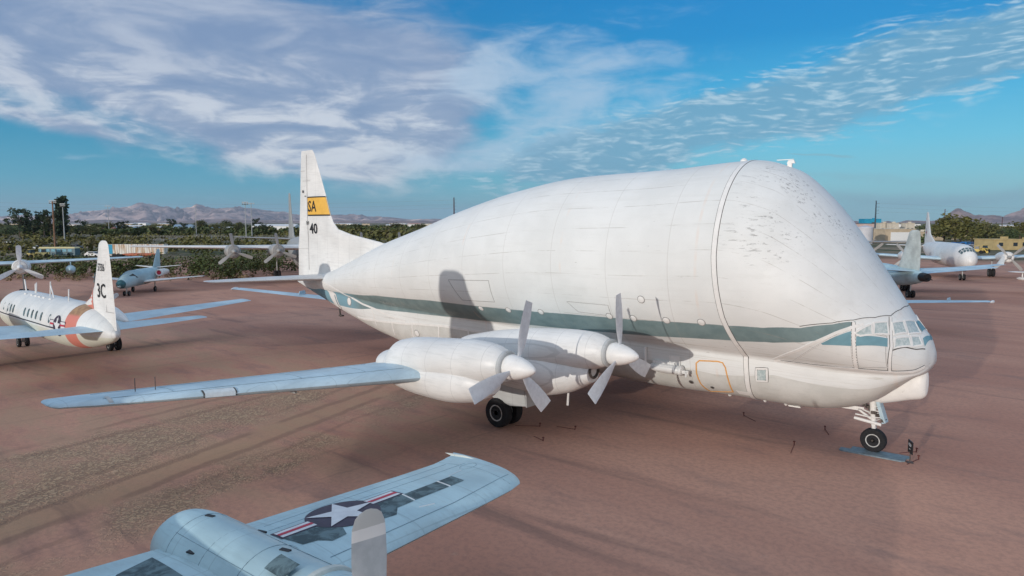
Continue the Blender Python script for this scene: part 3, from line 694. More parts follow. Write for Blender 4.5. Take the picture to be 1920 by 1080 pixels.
# fin with long dorsal fillet
GF = [(4.5, -30.3, 0, 13.0, .040), (7.3, -31.0, 0, 12.2, .034), (7.85, -33.0, 0, 10.1, .036), (8.34, -36.3, 0, 6.75, .050), (8.71, -37.9, 0, 5.1, .066), (9.2, -38.5, 0, 4.45, .075), (9.8, -38.85, 0, 4.05, .080), (11.1, -39.33, 0, 3.45, .085), (12.8, -40.03, 0, 2.62, .085), (14.35, -40.72, 0, 1.78, .085), (14.62, -40.98, 0, 1.45, .06)]
loft_wing(GF, 'fin', 1, 0).out('fin', M_WHITE, GUPPY, auto=50)
def fin_y(x, z, tab=GF):
    q = [np.interp(z, [g[0] for g in tab], [g[k] for g in tab]) for k in range(5)]
    return foil_h((q[1] - x) / q[3]) * q[4] * q[3] * 1.1 * .8 if (q[1] - x) > 0 else 0
def fin_sheet(name, poly_fn, mat, tab=GF, parent=GUPPY, nu=8, nv=4, lift=.012, side=-1):
    V = []; F = []
    for i in range(nu + 1):
        for j in range(nv + 1):
            x, z = poly_fn(i / nu, j / nv); V.append((x, side * (fin_y(x, z, tab) * 1.25 + lift), z))
    for i in range(nu):
        for j in range(nv): F.append((i * (nv + 1) + j, (i + 1) * (nv + 1) + j, (i + 1) * (nv + 1) + j + 1, i * (nv + 1) + j + 1))
    mesh(name, V, F, mat, parent)
def lef(z): return float(np.interp(z, [g[0] for g in GF], [g[1] for g in GF]))
def bandf(z0, z1, xa=-41.62): return lambda u, v: ((xa + (lef(z0 + (z1 - z0) * v) - .02 - xa) * u), z0 + (z1 - z0) * v)
for sd_ in (-1, 1):
    fin_sheet('tail_band', bandf(9.80, 11.06), M_YEL, side=sd_); fin_sheet('tail_band_edge', bandf(9.70, 9.80), M_BLACK, side=sd_); fin_sheet('tail_band_edge', bandf(11.06, 11.15), M_BLACK, side=sd_)
def fin_text(txt, size, x0, z0, mat, tab=GF, parent=GUPPY, lift=.02, side=-1, sx=1.0, fwd=1, clip=None, name='lettering'):
    V, F = text_tris(txt, size); V2 = []
    for (a, b, c) in V:
        x = x0 + fwd * a * sx; z = z0 + b
        if clip: x = max(x, clip)
        V2.append((x, side * (fin_y(x, z, tab) * 1.25 + lift), z))
    mesh(name, V2, F, mat, parent, False)
fin_text('ASA', 1.15, -42.22, 10.03, M_BLACK, sx=.88, clip=-41.60, lift=.026)
fin_text('40', 1.10, -41.42, 8.38, M_BLACK, sx=.98)
fin_text('N9', .42, -41.9, 9.02, M_BLACK, sx=.75)
for pts in ([(-41.72, 5.6), (-41.7, 9.7), (-41.66, 14.3)], [(-43.2, 7.2), (-41.72, 7.2)], [(-42.7, 13.1), (-41.9, 13.1)], [(-42.3, 12.35), (-41.2, 12.35)]):
    bb = B(); pp = []
    for (a, c), (a2, c2) in zip(pts[:-1], pts[1:]):
        for k in range(9): pp.append((a + (a2 - a) * k / 8, c + (c2 - c) * k / 8))
    bb.tube([(a, -(fin_y(a, c) * 1.25 + .002), c) for a, c in pp], .012, 4)
    bb.out('rudder_joint', M_LINE2, GUPPY)
bb = B().box((-42.2, -.13, 11.55), (.12, .03, .2)).box((-41.9, -.14, 11.2), (.14, .03, .06)); bb.out('tail_light', M_DARKM, GUPPY)

# engine nacelles: long upper cowl, deep lower pod, three-blade propeller
def guppy_engine(xh, yh, zh, side, back, pod, ph=0.0, open_front=False):
    cowl = body(smooth_sections([(xh - .55, zh, .50, .50), (xh - .8, zh + .02, .62, .62), (xh - 1.4, zh - .02, .78, .78), (xh - 2.6, zh - .1, .92, .86), (xh - 4.2, zh - .22, .98, .86), (xh - 6.2, zh - .42, .95, .78), (back + .9, 3.5, .84, .58), (back + .12, 3.45, .72, .42), (back, 3.43, .6, .34)], 3), 28)
    for i, v in enumerate(cowl.V): cowl.V[i] = (v[0], v[1] + side * yh, v[2])
    o = cowl.out('engine_nacelle', M_WHITE, GUPPY)
    lp = body(smooth_sections(pod, 4), 28, 2.2)
    for i, v in enumerate(lp.V): lp.V[i] = (v[0], v[1] + side * yh, v[2])
    lp.out('lower_pod', M_WHITE, o)
    if open_front:
        x0, z0 = pod[-1][0] if pod[-1][0] > pod[0][0] else pod[0][0], pod[-1][1]
        bb = B().lathe([(0, .34), (.10, .36), (.14, .30), (.02, .26), (-.1, .2)], (x0 - .03, side * yh, z0 + .15), 'x', 20); bb.out('intake_lip', M_DARKM, o)
    B().lathe([(0, .50), (.0, .56), (.12, .57), (.16, .52), (.16, .48)], (xh - .60, side * yh, zh), 'x', 32).out('cowl_ring', M_GREYP, o)
    B().lathe([(-.45, .42), (-.30, .46), (0, .42), (.3, .33), (.55, .22), (.72, .11), (.78, .02)], (xh, side * yh, zh), 'x', 28).out('spinner', M_TRIM, o)
    for k in range(3):
        blade_bm((xh - .05, side * yh, zh), 2.42, ph + k * 2 * math.pi / 3, .61, R(-14)).out('propeller_blade', M_BLADE, o)
    return o
PODO = [(-19.0, 3.0, .25, .2), (-18.0, 2.95, .62, .55), (-16.4, 3.0, .92, .78), (-14.6, 3.05, .98, .86), (-13.4, 3.1, .86, .74), (-12.75, 3.12, .60, .50), (-12.5, 3.15, .42, .34)]
PODI = [(-18.6, 2.9, .3, .2), (-17.4, 2.8, .7, .6), (-15.6, 2.78, 1.0, .95), (-13.6, 2.78, 1.02, 1.02), (-12.3, 2.85, .86, .80), (-11.5, 2.95, .58, .50), (-11.2, 3.0, .44, .36)]
PODO = [(a + .32, b + .10, c, d_) for a, b, c, d_ in PODO if a > -18.5]; PODI = [(a + .31, b + .10, c, d_) for a, b, c, d_ in PODI]
for s in (-1, 1):
    guppy_engine(-10.99, 11.6, 4.05, s, -18.25, PODO, R(-16), False)
    guppy_engine(-9.57, 7.0, 4.04, s, -18.2, PODI, R(5), True)
    # main gear
    g = B().tube([(-15.75, s * 6.95, 2.6), (-15.75, s * 6.95, .62)], [.13, .09], 10).tube([(-15.75, s * 6.45, .62), (-15.75, s * 7.45, .62)], .08, 8).tube([(-14.7, s * 6.95, 2.5), (-15.7, s * 6.95, .9)], .05, 6)
    g = g.out('main_gear', M_GREYP, GUPPY)
    for q in (-.36, .36): wheel(g, (-15.75, s * (6.95 + q), .68), .68, .46)
    V = [(-16.5, s * 7.5, 2.6), (-14.2, s * 7.5, 2.6), (-14.1, s * 7.42, 1.25), (-15.0, s * 7.40, 1.12), (-16.35, s * 7.42, 1.42)]
    V2 = [(a, b - s * .05, c) for a, b, c in V]
    F = [tuple(range(5)), tuple(reversed(range(5, 10)))] + [(k, (k + 1) % 5, 5 + (k + 1) % 5, 5 + k) for k in range(5)]
    mesh('gear_door', V + V2, F, M_GREYP, g, False)
    V = [(-14.1, s * 7.45, 2.6), (-14.1, s * 6.5, 2.6), (-14.05, s * 6.55, 1.2), (-14.05, s * 7.4, 1.2)]
    mesh('gear_door', V + [(a - .05, b, c) for a, b, c in V], [(0, 1, 2, 3), (7, 6, 5, 4), (0, 4, 5, 1), (1, 5, 6, 2), (2, 6, 7, 3), (3, 7, 4, 0)], M_GREYP, g, False)
    B().tube([(-12.9, s * 5.9, 2.0), (-12.95, s * 5.9, 1.2)], .05, 6).out('drain_mast', M_TRIM, GUPPY)
# nose gear
g = B().tube([(-2.15, 0, 2.6), (-2.08, 0, 1.55), (-2.04, 0, .95)], [.16, .12, .08], 12).tube([(-2.04, .27, 1.12), (-2.04, -.10, 1.12)], .07, 8)
g.tube([(-3.2, 0, 2.0), (-2.1, 0, 1.3)], .05, 8).tube([(-2.9, .18, 1.75), (-2.1, .12, 1.5)], .035, 8).tube([(-2.75, -.12, 1.30), (-1.75, -.12, 1.18)], .065, 8).tube([(-2.7, -.2, 1.48), (-2.1, -.12, 1.42)], .03, 6).tube([(-2.72, .12, 1.40), (-2.1, .1, 1.36)], .03, 6)
g.tube([(-2.04, .22, 1.12), (-2.03, .22, .48)], [.06, .05], 8)
for k in range(12):
    a = k * 2.4; g.tube([(-2.1 + .14 * math.cos(a), .12 * math.sin(a), 1.3 + k * .06), (-1.95 + .2 * math.cos(a + 1), .16 * math.sin(a + 1), 1.36 + k * .05)], .022, 5)
g = g.out('nose_gear', M_TRIM, GUPPY); wheel(g, (-2.03, 0, .485), .485, .34)
B().tube([(-2.04, .22, .485), (-2.04, -.15, .485)], .045, 8).out('axle', M_DARKM, g)
bb = B()
for k in range(7): bb.box((-2.2 + .12 * k - .2, .0 + .07 * ((k % 3) - 1), 1.9 - .09 * k), (.16, .2, .12), rz=k * .5)
bb.out('gear_fittings', M_DARKM, g)
V = [(-2.06, -.16, 2.35), (-1.92, -.20, 2.35), (-1.58, -.20, 1.30), (-1.72, -.14, 1.22)]
mesh('gear_door', V + [(a + .03, b + .34, c) for a, b, c in V], [(3, 2, 1, 0), (4, 5, 6, 7), (0, 1, 5, 4), (1, 2, 6, 5), (2, 3, 7, 6), (3, 0, 4, 7)], M_WBLUE, g, False)
B().box((-2.95, -.3, 1.72), (.75, .03, .10)).box((-2.6, -.36, 1.80), (.5, .03, .08)).out('gear_link_cover', M_TRIM, g)
# side pod with plate and mast ahead of the inner engine
p0, n0 = hull_pn(-10.2, -1.27)
bb = B().lathe([(-1.0, .05), (-.9, .15), (-.55, .21), (.5, .21), (.62, .17), (.62, .10)], (-10.1, p0[1] - .22, p0[2]), 'x', 18)
bb.lathe([(.52, .225), (.58, .24), (.66, .225), (.70, .15)], (-10.1, p0[1] - .22, p0[2]), 'x', 18)
bb.box((-10.4, p0[1] - .12, p0[2] + .24), (1.1, .2, .12)).box((-9.25, p0[1] - .3, p0[2] - .02), (.3, .12, .14)).tube([(-9.2, p0[1] - .35, p0[2] + .02), (-9.2, p0[1] - .35, p0[2] - .22)], .06, 8)
bb.out('side_winch', M_WHITE, GUPPY)
patch('side_plate', [(-10.15, -1.09), (-9.62, -1.085), (-9.6, -1.25), (-10.13, -1.25)], M_TRIM, .06, mirror=False)
B().tube([(-11.35, -2.02, 3.45), (-11.3, -2.05, 2.7)], [.07, .05], 8).out('side_mast', M_TRIM, GUPPY)
for x, t, r_ in ((-9.25, -1.48, .10), (-8.3, -1.55, .08)): disc('port_fitting', x, t, r_, M_DARKM, mirror=False)
bb = B()
for k, x in enumerate((-7.9, -6.3, -5.4, -4.9)):
    z_ = float(hull(x, -1.85)[2]); bb.lathe([(-.12, .05), (-.06, .09), (0, .05)], (x, -.4, z_), 'z', 10)
bb.box((-5.0, -.5, 1.45), (.5, .12, .06)); bb.out('belly_fittings', M_TRIM, GUPPY)
B().tube([(-37.6, -.3, 3.0), (-37.5, -.3, 2.35)], .06, 6).box((-37.4, -.3, 2.45), (.4, .2, .1)).out('tail_skid', M_DARKM, GUPPY)

# things on the ground at the nose
def plank(name, c, sz, rz, mat, label, cat, group=None):
    x, y = sz[0] / 2, sz[1] / 2; V = []; ch = .12
    out_ = [(-x + ch, -y), (x - ch, -y), (x, -y + ch), (x, y), (-x, y), (-x, -y + ch * .5)]
    for k in (0, sz[2]):
        for a, b in out_: V.append((a, b, k))
    n = 6; F = [tuple(reversed(range(n))), tuple(range(n, 2 * n))] + [(k, (k + 1) % n, n + (k + 1) % n, n + k) for k in range(n)]
    o = mesh(name, V, F, mat, None, False); o.location = c; o.rotation_euler = (0, 0, rz); return tag(o, label, cat, group)
plank('ground_plate', (-1.95, -.52, .003), (2.35, .42, .05), R(3), M_STEEL, 'grey-blue steel plate on the dirt on the near side of the nose wheel', 'plate')
plank('ground_plate', (-1.75, -.06, .002), (2.1, .42, .035), R(3), M_STEEL, 'grey-blue steel plate that the big nose wheel stands on', 'plate')
t = thing('information_sign', 'small black information sign on a post beside the nose wheel plates', 'sign', at(1699, 9.2215 * 1 / 1 * 27.3 / 9.2215, 0))
t.location = (-.62, -.5, 0); t.rotation_euler = (0, 0, R(-62))
B().tube([(0, 0, 0), (0, 0, .45)], .025, 6).box((0, 0, .01), (.22, .22, .02)).out('post', M_DARKM, t)
B().box((0, 0, .62), (.50, .03, .48)).out('sign_panel', M_BLACK, t)
bb = B()
for k, (w_, z_) in enumerate(((.24, .74), (.30, .70), (.26, .66), (.14, .54))): bb.box((-.03, -.018, z_), (w_, .006, .018))
bb.out('sign_print', M_STAR, t)
M_STAKE = plain('rusty_stake', (.16, .05, .04), .8, var=.2)
STAKE = ['foremost one by the main wheel', 'right of the big main wheel', 'nearest the main wheel', 'nearest the black sign', 'just outside the black sign', 'midway between main wheel and nose wheel', 'in the shade under the forward belly', 'under the belly below the orange door outline']
for k, (u, v) in enumerate([(1018, 827), (1078, 806), (1012, 800), (1718, 848), (1722, 862), (1489, 835), (1547, 806), (1395, 780)]):
    # ground row to distance including camera pitch
    yv = (540 - v) / FPX; pit = R(PITCH); dz = math.sin(pit) + yv * math.cos(pit); df = math.cos(pit) - yv * math.sin(pit)
    k_ = -9.2215 / dz; p = C0 + FF * (df * k_) + RR * ((u - 960) / FPX * k_)
    bb = B().tube([(0, 0, -.03), (.02, 0, .16)], .022, 5).lathe([(0, .05), (.03, .05), (.05, .02)], (.02, 0, .14), 'z', 8).tube([(0, 0, .03), (-.7 - .2 * (k % 3), .25, .008)], .012, 4)
    o = bb.out('ground_anchor', M_STAKE); o.location = (float(p[0]), float(p[1]), 0); o.rotation_euler = (0, 0, R(k * 23)); tag(o, 'little rusty tie-down stake with a trailing wire, ' + STAKE[k], 'stake', 'tie-down stakes in the dirt')

#@@PART2
# ================================================================== OTHER AIRCRAFT
def wing_parts(root, spec, mat, name='wing', rt=.4, sides=(-1, 1)):
    for s in sides: loft_wing(spec, 'wing', s, rt).out(name, mat, root, auto=50)
def engine(root, x, y, z, r, L, R_, mat, nb=3, ph=0.0, spin=True, bl=None, front='cyl', chord=.42, tipround=.15, beta=-22, slope=.25):
    """radial or turboprop nacelle with its propeller; x = propeller plane"""
    sec = [(x - .35, z, r * .62, r * .62), (x - .42, z, r * .86, r * .86), (x - .8, z, r, r), (x - L * .45, z - slope * .3, r, r), (x - L * .8, z - slope * .6, r * .6, r * .5), (x - L, z - slope, r * .12, r * .08)]
    b = body(smooth_sections(sec, 3), 22)
    b.V = [(a, c + y, d_) for a, c, d_ in b.V]; o = b.out('engine_nacelle', mat, root)
    b = B().lathe([(0, r * .84), (.05, r * .80), (.06, r * .02)], (x - .44, y, z), 'x', 22); b.out('engine_face', M_DARKM, o)
    if spin: B().lathe([(-.28, r * .34), (0, r * .33), (.22, r * .22), (.38, r * .03)], (x, y, z), 'x', 16).out('spinner', bl or M_BLADE, o)
    for k in range(nb): blade_bm((x, y, z), R_, ph + k * 2 * math.pi / nb, chord, R(beta), tipround=tipround).out('propeller_blade', bl or M_BLADE, o)
    return o
def gear(root, x, y, zt, r, w, dual=True, mat=None):
    g = B().tube([(x, y, zt), (x, y, r)], [.09, .07], 8).tube([(x, y - (.3 if dual else .12), r), (x, y + (.3 if dual else .12), r)], .05, 6).out('landing_gear', mat or M_GREYP, root)
    for q in ((-.26, .26) if dual else (0,)): wheel(g, (x, y + q, r), r, w)
    return g
def fus(root, sec, mat, n=28, k=4, power=2.0, name='fuselage'): return body(smooth_sections(sec, k), n, power).out(name, mat, root, auto=60)

# ---- white airliner-like plane with salmon band, code 3C, behind left; it faces away along -x
T3 = thing('twin_propeller_aircraft', 'white plane with tall round-topped fin marked 3C and a salmon band, at left', 'aircraft', (-49.3, -15.25, 0), math.pi); T3.scale = (.93, 1, 1.02)
def trans_mat():
    m_, N, b = mat_base('transport_skin'); co = N.new('ShaderNodeTexCoord').outputs['Object']; x, y, z = N.xyz(co)
    c = N.mix(N.ramp(N.noise(co, .6, 5, .6), .35, .65), (.64, .66, .65), (.74, .745, .72))
    c = N.mix(N.m('MULTIPLY', N.ramp(N.noise(N.mapping(co, sc=(.4, 5, 5)), 1.5, 7, .65), .5, .78), .3), c, (.48, .48, .46))
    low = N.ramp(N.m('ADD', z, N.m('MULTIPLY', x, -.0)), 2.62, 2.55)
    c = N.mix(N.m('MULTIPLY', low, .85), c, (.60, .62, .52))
    line = N.m('MULTIPLY', N.ramp(N.m('ABSOLUTE', N.m('SUBTRACT', z, 2.72)), .035, .05, 1, 0), N.ramp(x, -6.6, -6.4))
    c = N.mix(line, c, (.02, .03, .04))
    xb = N.m('ADD', x, N.m('MULTIPLY', N.m('SUBTRACT', z, 3.0), .12))
    bnd = N.m('MULTIPLY', N.ramp(xb, -8.9, -8.86), N.ramp(xb, -7.38, -7.42))
    top = N.ramp(z, 3.55, 3.75)
    brown = N.mix(N.ramp(N.noise(co, 3, 5, .6), .4, .6), (.42, .26, .13), (.30, .17, .09))
    c = N.mix(bnd, c, N.mix(top, (.62, .21, .16), brown))
    c = N.mix(N.m('MULTIPLY', N.ramp(N.m('PINGPONG', x, .55), .01, .022, 1, 0), .25), c, (.3, .3, .3))
    N.put(b.inputs['Base Color'], c); b.inputs['Roughness'].default_value = .5; return m_
M_T3 = trans_mat()
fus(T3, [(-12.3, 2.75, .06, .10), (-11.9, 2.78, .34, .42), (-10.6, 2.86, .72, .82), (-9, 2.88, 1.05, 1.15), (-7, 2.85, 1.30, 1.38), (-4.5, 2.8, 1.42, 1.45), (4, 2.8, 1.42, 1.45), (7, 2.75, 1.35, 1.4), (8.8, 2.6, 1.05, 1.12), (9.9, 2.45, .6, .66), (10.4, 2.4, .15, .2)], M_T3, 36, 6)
T3W = [(.8, 1.6, 2.0, 4.0, .15), (4.2, 1.5, 2.2, 3.5, .15), (10, .9, 2.55, 2.5, .13), (13.6, .4, 2.78, 1.7, .11)]
wing_parts(T3, T3W, M_WBLUE)
T3F = [(3.0, -5.3, 0, 7.1, .03), (3.9, -6.1, 0, 6.25, .035), (4.15, -7.1, 0, 5.2, .045), (4.6, -8.35, 0, 3.9, .07), (5.4, -9.2, 0, 2.95, .09), (6.6, -9.8, 0, 2.2, .10), (7.6, -10.2, 0, 1.6, .11)]
loft_wing(T3F, 'fin', 1, .42).out('fin', M_WHITE, T3, auto=50)
wing_parts(T3, [(.3, -8.7, 2.95, 2.9, .11), (3, -9.2, 3.0, 2.2, .11), (5.6, -9.7, 3.05, 1.3, .1)], M_WBLUE, 'tailplane')
for s in (-1, 1):
    engine(T3, 4.8, s * 4.0, 2.5, .72, 7.2, 2.0, M_WHITE, 3, math.pi / 3, False)
    gear(T3, 0.0, s * 3.8, 2.0, .48, .30)
gear(T3, 7.4, 0, 1.6, .36, .22)
def t3side(u, v, lift, side=-1):
    # local y<0 is starboard; the viewer sees +y (port) of this plane
    return (u, side * 1, v)
def ell(sec, x, z, lift=.015):
    xs = [s[0] for s in sec]; zc, ry, rz = [np.interp(x, xs, [s[k] for s in sec]) for k in (1, 2, 3)]
    q = min(1, abs((z - zc) / rz)); return ry * math.sqrt(max(0.0, 1 - q * q)) + lift
T3S = sorted([(-12.3, 2.75, .06, .10), (-10.6, 2.86, .72, .82), (-9, 2.88, 1.05, 1.15), (-7, 2.85, 1.30, 1.38), (-4.5, 2.8, 1.42, 1.45), (4, 2.8, 1.42, 1.45), (7, 2.75, 1.35, 1.4), (8.8, 2.6, 1.05, 1.12)])
for s in (1, -1):
    insignia(T3, lambda u, v, l, s=s: (-6.35 + u * -s, s * (ell(T3S, -6.35 + u * -s, 2.9 + v) + l + .02), 2.9 + v), .58)
    for x in (5.9, 4.7, 4.0, 3.3, 0.6, -.3, -1.2, -2.1, -3.2, -4.9):
        bb = B(); V = []; 
        for k in range(12):
            a = 2 * math.pi * k / 12; xx = x + .16 * abs(math.cos(a)) ** .7 * (1 if math.cos(a) > 0 else -1); zz = 3.22 + .27 * abs(math.sin(a)) ** .7 * (1 if math.sin(a) > 0 else -1)
            V.append((xx, s * ell(T3S, xx, zz, .02), zz))
        mesh('cabin_window', V, [tuple(range(12))], M_GLASS if x in (99,) else M_PANEB if False else M_WALK, T3, False)
b = B()
fin_text('3C', 1.15, -10.0, 4.78, M_BLACK, T3F, T3, side=1, fwd=-1, sx=.92, lift=.03)
fin_text('57306', .60, -10.25, 6.3, M_BLACK, T3F, T3, side=1, fwd=-1, sx=.66, lift=.03)
V = []; F = []
for k in range(9):
    z_ = 4.02 + (6.0 - 4.02) * k / 8
    le = float(np.interp(z_, [g[0] for g in T3F], [g[1] for g in T3F]))
    for x_ in (min(-7.3, le - .02), min(-9.15, le - .12)): V.append((x_, fin_y(x_, z_, T3F) * 1.25 + .014, z_))
for k in range(8): F.append((2 * k, 2 * k + 1, 2 * k + 3, 2 * k + 2))
mesh('fin_band', V, F, M_SALMON, T3, False)
B().tube([(-11.15, fin_y(-11.15, 4.2, T3F) * 1.25, 4.0), (-11.35, fin_y(-11.35, 6.9, T3F) * 1.25, 6.9)], .014, 4).tube([(-11.15, .13, 4.0), (-12.2, .05, 4.0)], .014, 4).out('rudder_joint', M_LINE2, T3)
B().tube([(-9.25, fin_y(-9.25, 6.0, T3F) * 1.25 - .03, 6.1), (-8.95, fin_y(-8.95, 5.9, T3F) * 1.25 - .04, 5.55)], .05, 5).out('deicer_patch', M_WALK, T3)
for k, (x, h_, lean) in enumerate([(5.6, .75, .25), (5.35, .6, .2), (2.9, .6, -.1), (2.5, .7, -.2), (-.9, .95, -.25), (-1.9, .7, .55), (-5.1, .7, -.15)]):
    B().tube([(x, .05 * k, 4.2), (x + lean, .05 * k, 4.25 + h_)], .045, 6).out('roof_antenna', M_TRIM, T3)
for x in (3.5, 2.0, 1.0, 0.2, -.8, -2.2):
    bb = B(); bb.box((x, .45, 4.17), (.5, .28, .1), taper=.8); bb.out('roof_dome', M_TRIM, T3)

FGN = [(-9.42, 2.78, .36, .30), (-9.36, 2.80, .58, .50), (-9.05, 2.81, .70, .66), (-8.3, 2.83, .77, .74), (-5.8, 2.90, .79, .80), (-4.2, 2.98, .81, .81), (-3.6, 3.02, .79, .80), (-3.3, 3.04, .70, .70)]
M_JOINT0 = plain('nacelle_joint_paint', (.22, .32, .37), .6)
# ---- foreground navy twin, nose towards +x, right under the viewer
FG = thing('navy_aircraft', 'pale blue twin-engine navy plane whose star-marked wing and engine fill the bottom left corner', 'aircraft', (0, 0, 0))
FGW = [(1.0, -5.1, 3.02, 4.1, .15), (3.5, -5.15, 3.02, 3.75, .15), (6.3, -5.22, 3.03, 3.25, .145), (10.0, -5.40, 3.05, 2.75, .13), (11.1, -5.47, 3.06, 2.62, .125), (11.55, -5.58, 3.06, 2.58, .12)]
yF = -29.5
for s in (1, -1):
    b = loft_wing(FGW, 'wing', s, .001); 
    st = FGW[:]; tip = []
    for q, a, c in ((.12, .12, 2.5), (.25, .33, 2.30), (.36, .62, 2.08), (.44, 1.0, 1.72), (.50, 1.5, 1.25), (.53, 2.05, .75)): tip.append((11.55 + q, -5.58 - a, 3.06, c, .12 - q * .07))
    rr = [airfoil_ring(g[1], g[0], g[2], g[3], g[4], 'wing', s) for g in st + tip]
    if s < 0: rr = [list(reversed(r)) for r in rr]
    b = B().rings(rr); b.V = [(x, y + yF, z) for x, y, z in b.V]; b.out('wing', M_NAVY, FG, auto=50)
    b = loft_wing([(11.86, -8.0, 3.07, .25, .3), (11.9, -7.3, 3.07, 1.2, .14), (12.0, -6.9, 3.07, 1.1, .1)], 'wing', s, 0); b.V = [(x, y + yF, z) for x, y, z in b.V]; b.out('wing_tip_horn', M_NAVYL, FG, auto=50)
    yn = yF + s * 5.28
    n_ = body(smooth_sections(FGN, 4), 40)
    n_.V = [(x, y + yn, z) for x, y, z in n_.V]; n_ = n_.out('engine_nacelle', M_NAVY, FG)
    B().lathe([(0, .68), (.02, .62), (-.25, .58), (-.25, .03)], (-3.3, yn, 3.15), 'x', 28).out('engine_face', M_DARKM, n_)
    B().lathe([(-4.42, .80), (-4.40, .832), (-4.30, .832), (-4.28, .80)], (0, yn, 3.01), 'x', 40).out('cowl_joint', M_NAVYL, n_)
    for xj in (-8.35, -7.1, -5.9):
        q = [float(np.interp(xj, [g_[0] for g_ in FGN], [g_[k_] for g_ in FGN])) for k_ in (1, 2, 3)]
        B().tube([(xj, yn + (q[1] + .004) * math.cos(a), q[0] + (q[2] + .004) * math.sin(a)) for a in [k_ * math.pi / 18 for k_ in range(37)]], .006, 4).out('nacelle_joint', M_JOINT0, n_)
    for aj in (-.7, .45):
        B().tube([(xj, yn + (q_[1] + .003) * math.sin(aj), q_[0] + (q_[2] + .003) * math.cos(aj)) for xj in np.linspace(-8.9, -4.5, 14) for q_ in [[float(np.interp(xj, [g_[0] for g_ in FGN], [g_[k_] for g_ in FGN])) for k_ in (1, 2, 3)]]], .005, 4).out('nacelle_joint', M_JOINT0, n_)
    b = B()
    for a0 in (-.32,):
        V = []
        for k in range(5):
            for q in range(2):
                a = a0 - .25 + .34 * k / 4 * 1.2; x = -4.75 - q * .55
                V.append((x, yn + s * math.sin(a) * .82, 3.0 + math.cos(a) * .842))
        b.add(V, [(2 * k, 2 * k + 1, 2 * k + 3, 2 * k + 2) for k in range(4)])
    b.out('cowl_grille', M_WALK, n_, smooth=False)
    for x, a in ((-8.2, .1), (-6.9, .55), (-5.6, .15), (-7.5, -.9)):
        B().box((x, yn + s * math.sin(a) * float(np.interp(x, [q[0] for q in FGN], [q[2] for q in FGN])), float(np.interp(x, [q[0] for q in FGN], [q[1] for q in FGN])) + math.cos(a) * float(np.interp(x, [q[0] for q in FGN], [q[3] for q in FGN]))), (.20, .08, .03), rz=.3).out('nacelle_vent', M_BLACK, n_)
    B().lathe([(-.3, .3), (0, .28), (.25, .18), (.38, .02)], (-3.12, yn, 3.1), 'x', 18).out('spinner', M_BLADE, n_)
    prof = [(0, .2), (.1, .22), (.25, .62), (.45, .9), (.7, 1.0), (.90, 1.0), (.97, .98)]
    for k in range(3):
        blade_bm((-3.15, yn, 3.1), 1.86, k * 2 * math.pi / 3, .54, R(8), prof=prof, tipround=.24).out('propeller_blade', M_FGBLADE if False else M_BLADE, n_)
    # walkway either side of the nacelle
gl = gear(FG, -5.6, yF + 5.2, 2.6, .55, .35); gear(FG, -5.6, yF - 5.2, 2.6, .55, .35); gear(FG, -.5, yF, 1.6, .4, .25)
b = body(smooth_sections([(-24.9, 3.9, .1, .15), (-23.5, 3.7, .5, .6), (-18, 3.2, .9, 1.0), (-12, 2.7, 1.2, 1.4), (-3, 2.6, 1.25, 1.5), (-.8, 2.5, 1.15, 1.3), (.8, 2.35, .8, .9), (1.7, 2.2, .15, .2)], 4), 32)
b.V = [(x, y + yF, z) for x, y, z in b.V]; b.out('fuselage', M_NAVY, FG)
b = loft_wing([(3.6, -17.6, yF, 7.0, .05), (5.0, -19.3, yF, 4.6, .08), (7.4, -20.1, yF, 3.3, .10), (9.55, -20.3, yF, 2.2, .11)], 'fin', 1, .5); b.out('fin', M_NAVY, FG, auto=50)  # unseen fin, extended and placed to cast the shadow on the Guppy's flank
for s in (-1, 1):
    b = loft_wing([(.2, -20.8, 3.9, 3.0, .11), (3.9, -21.5, 4.05, 1.6, .1)], 'wing', s, .4); b.V = [(x, y + yF, z) for x, y, z in b.V]; b.out('tailplane', M_NAVY, FG, auto=50)
def fgz(x, y):
    sp = abs(y - yF); q = [np.interp(sp, [g[0] for g in FGW], [g[k] for g in FGW]) for k in range(5)]
    return float(q[2] + foil_h((q[1] - x) / q[3]) * q[4] * q[3])
def fg_poly(name, pts, mat, lift, n=7):
    """quad or polygon laid on the wing skin; pts = plan outline, split as a fan of small triangles"""
    c = (sum(p[0] for p in pts) / len(pts), sum(p[1] for p in pts) / len(pts)); V = []; F = []
    m_ = len(pts); per = []
    for a in range(m_):
        p, q = pts[a], pts[(a + 1) % m_]
        for k in range(n): per.append((p[0] + (q[0] - p[0]) * k / n, p[1] + (q[1] - p[1]) * k / n))
    L = len(per); rings_ = 6
    V.append((c[0], c[1], fgz(*c) + lift))
    for r_ in range(1, rings_ + 1):
        for p in per:
            x, y = c[0] + (p[0] - c[0]) * r_ / rings_, c[1] + (p[1] - c[1]) * r_ / rings_
            V.append((x, y, fgz(x, y) + lift))
    for k in range(L): F.append((0, 1 + k, 1 + (k + 1) % L))
    for r_ in range(rings_ - 1):
        for k in range(L): F.append((1 + r_ * L + k, 1 + (r_ + 1) * L + k, 1 + (r_ + 1) * L + (k + 1) % L, 1 + r_ * L + (k + 1) % L))
    return mesh(name, V, F, mat, FG, False)
CX, CY, RS = -7.06, -21.9, .77
b = B()
def fgq(u0, u1, v0, v1, lift, i, n=10):   # u along -x -> forward, v along y
    V = []; F = []
    for a in range(n + 1):
        for c in range(n + 1):
            x, y = u0 + (u1 - u0) * a / n, v0 + (v1 - v0) * c / n; V.append((x, y, fgz(x, y) + lift))
    for a in range(n):
        for c in range(n): F.append((a * (n + 1) + c, (a + 1) * (n + 1) + c, (a + 1) * (n + 1) + c + 1, a * (n + 1) + c + 1))
    b.add(V, F, i)
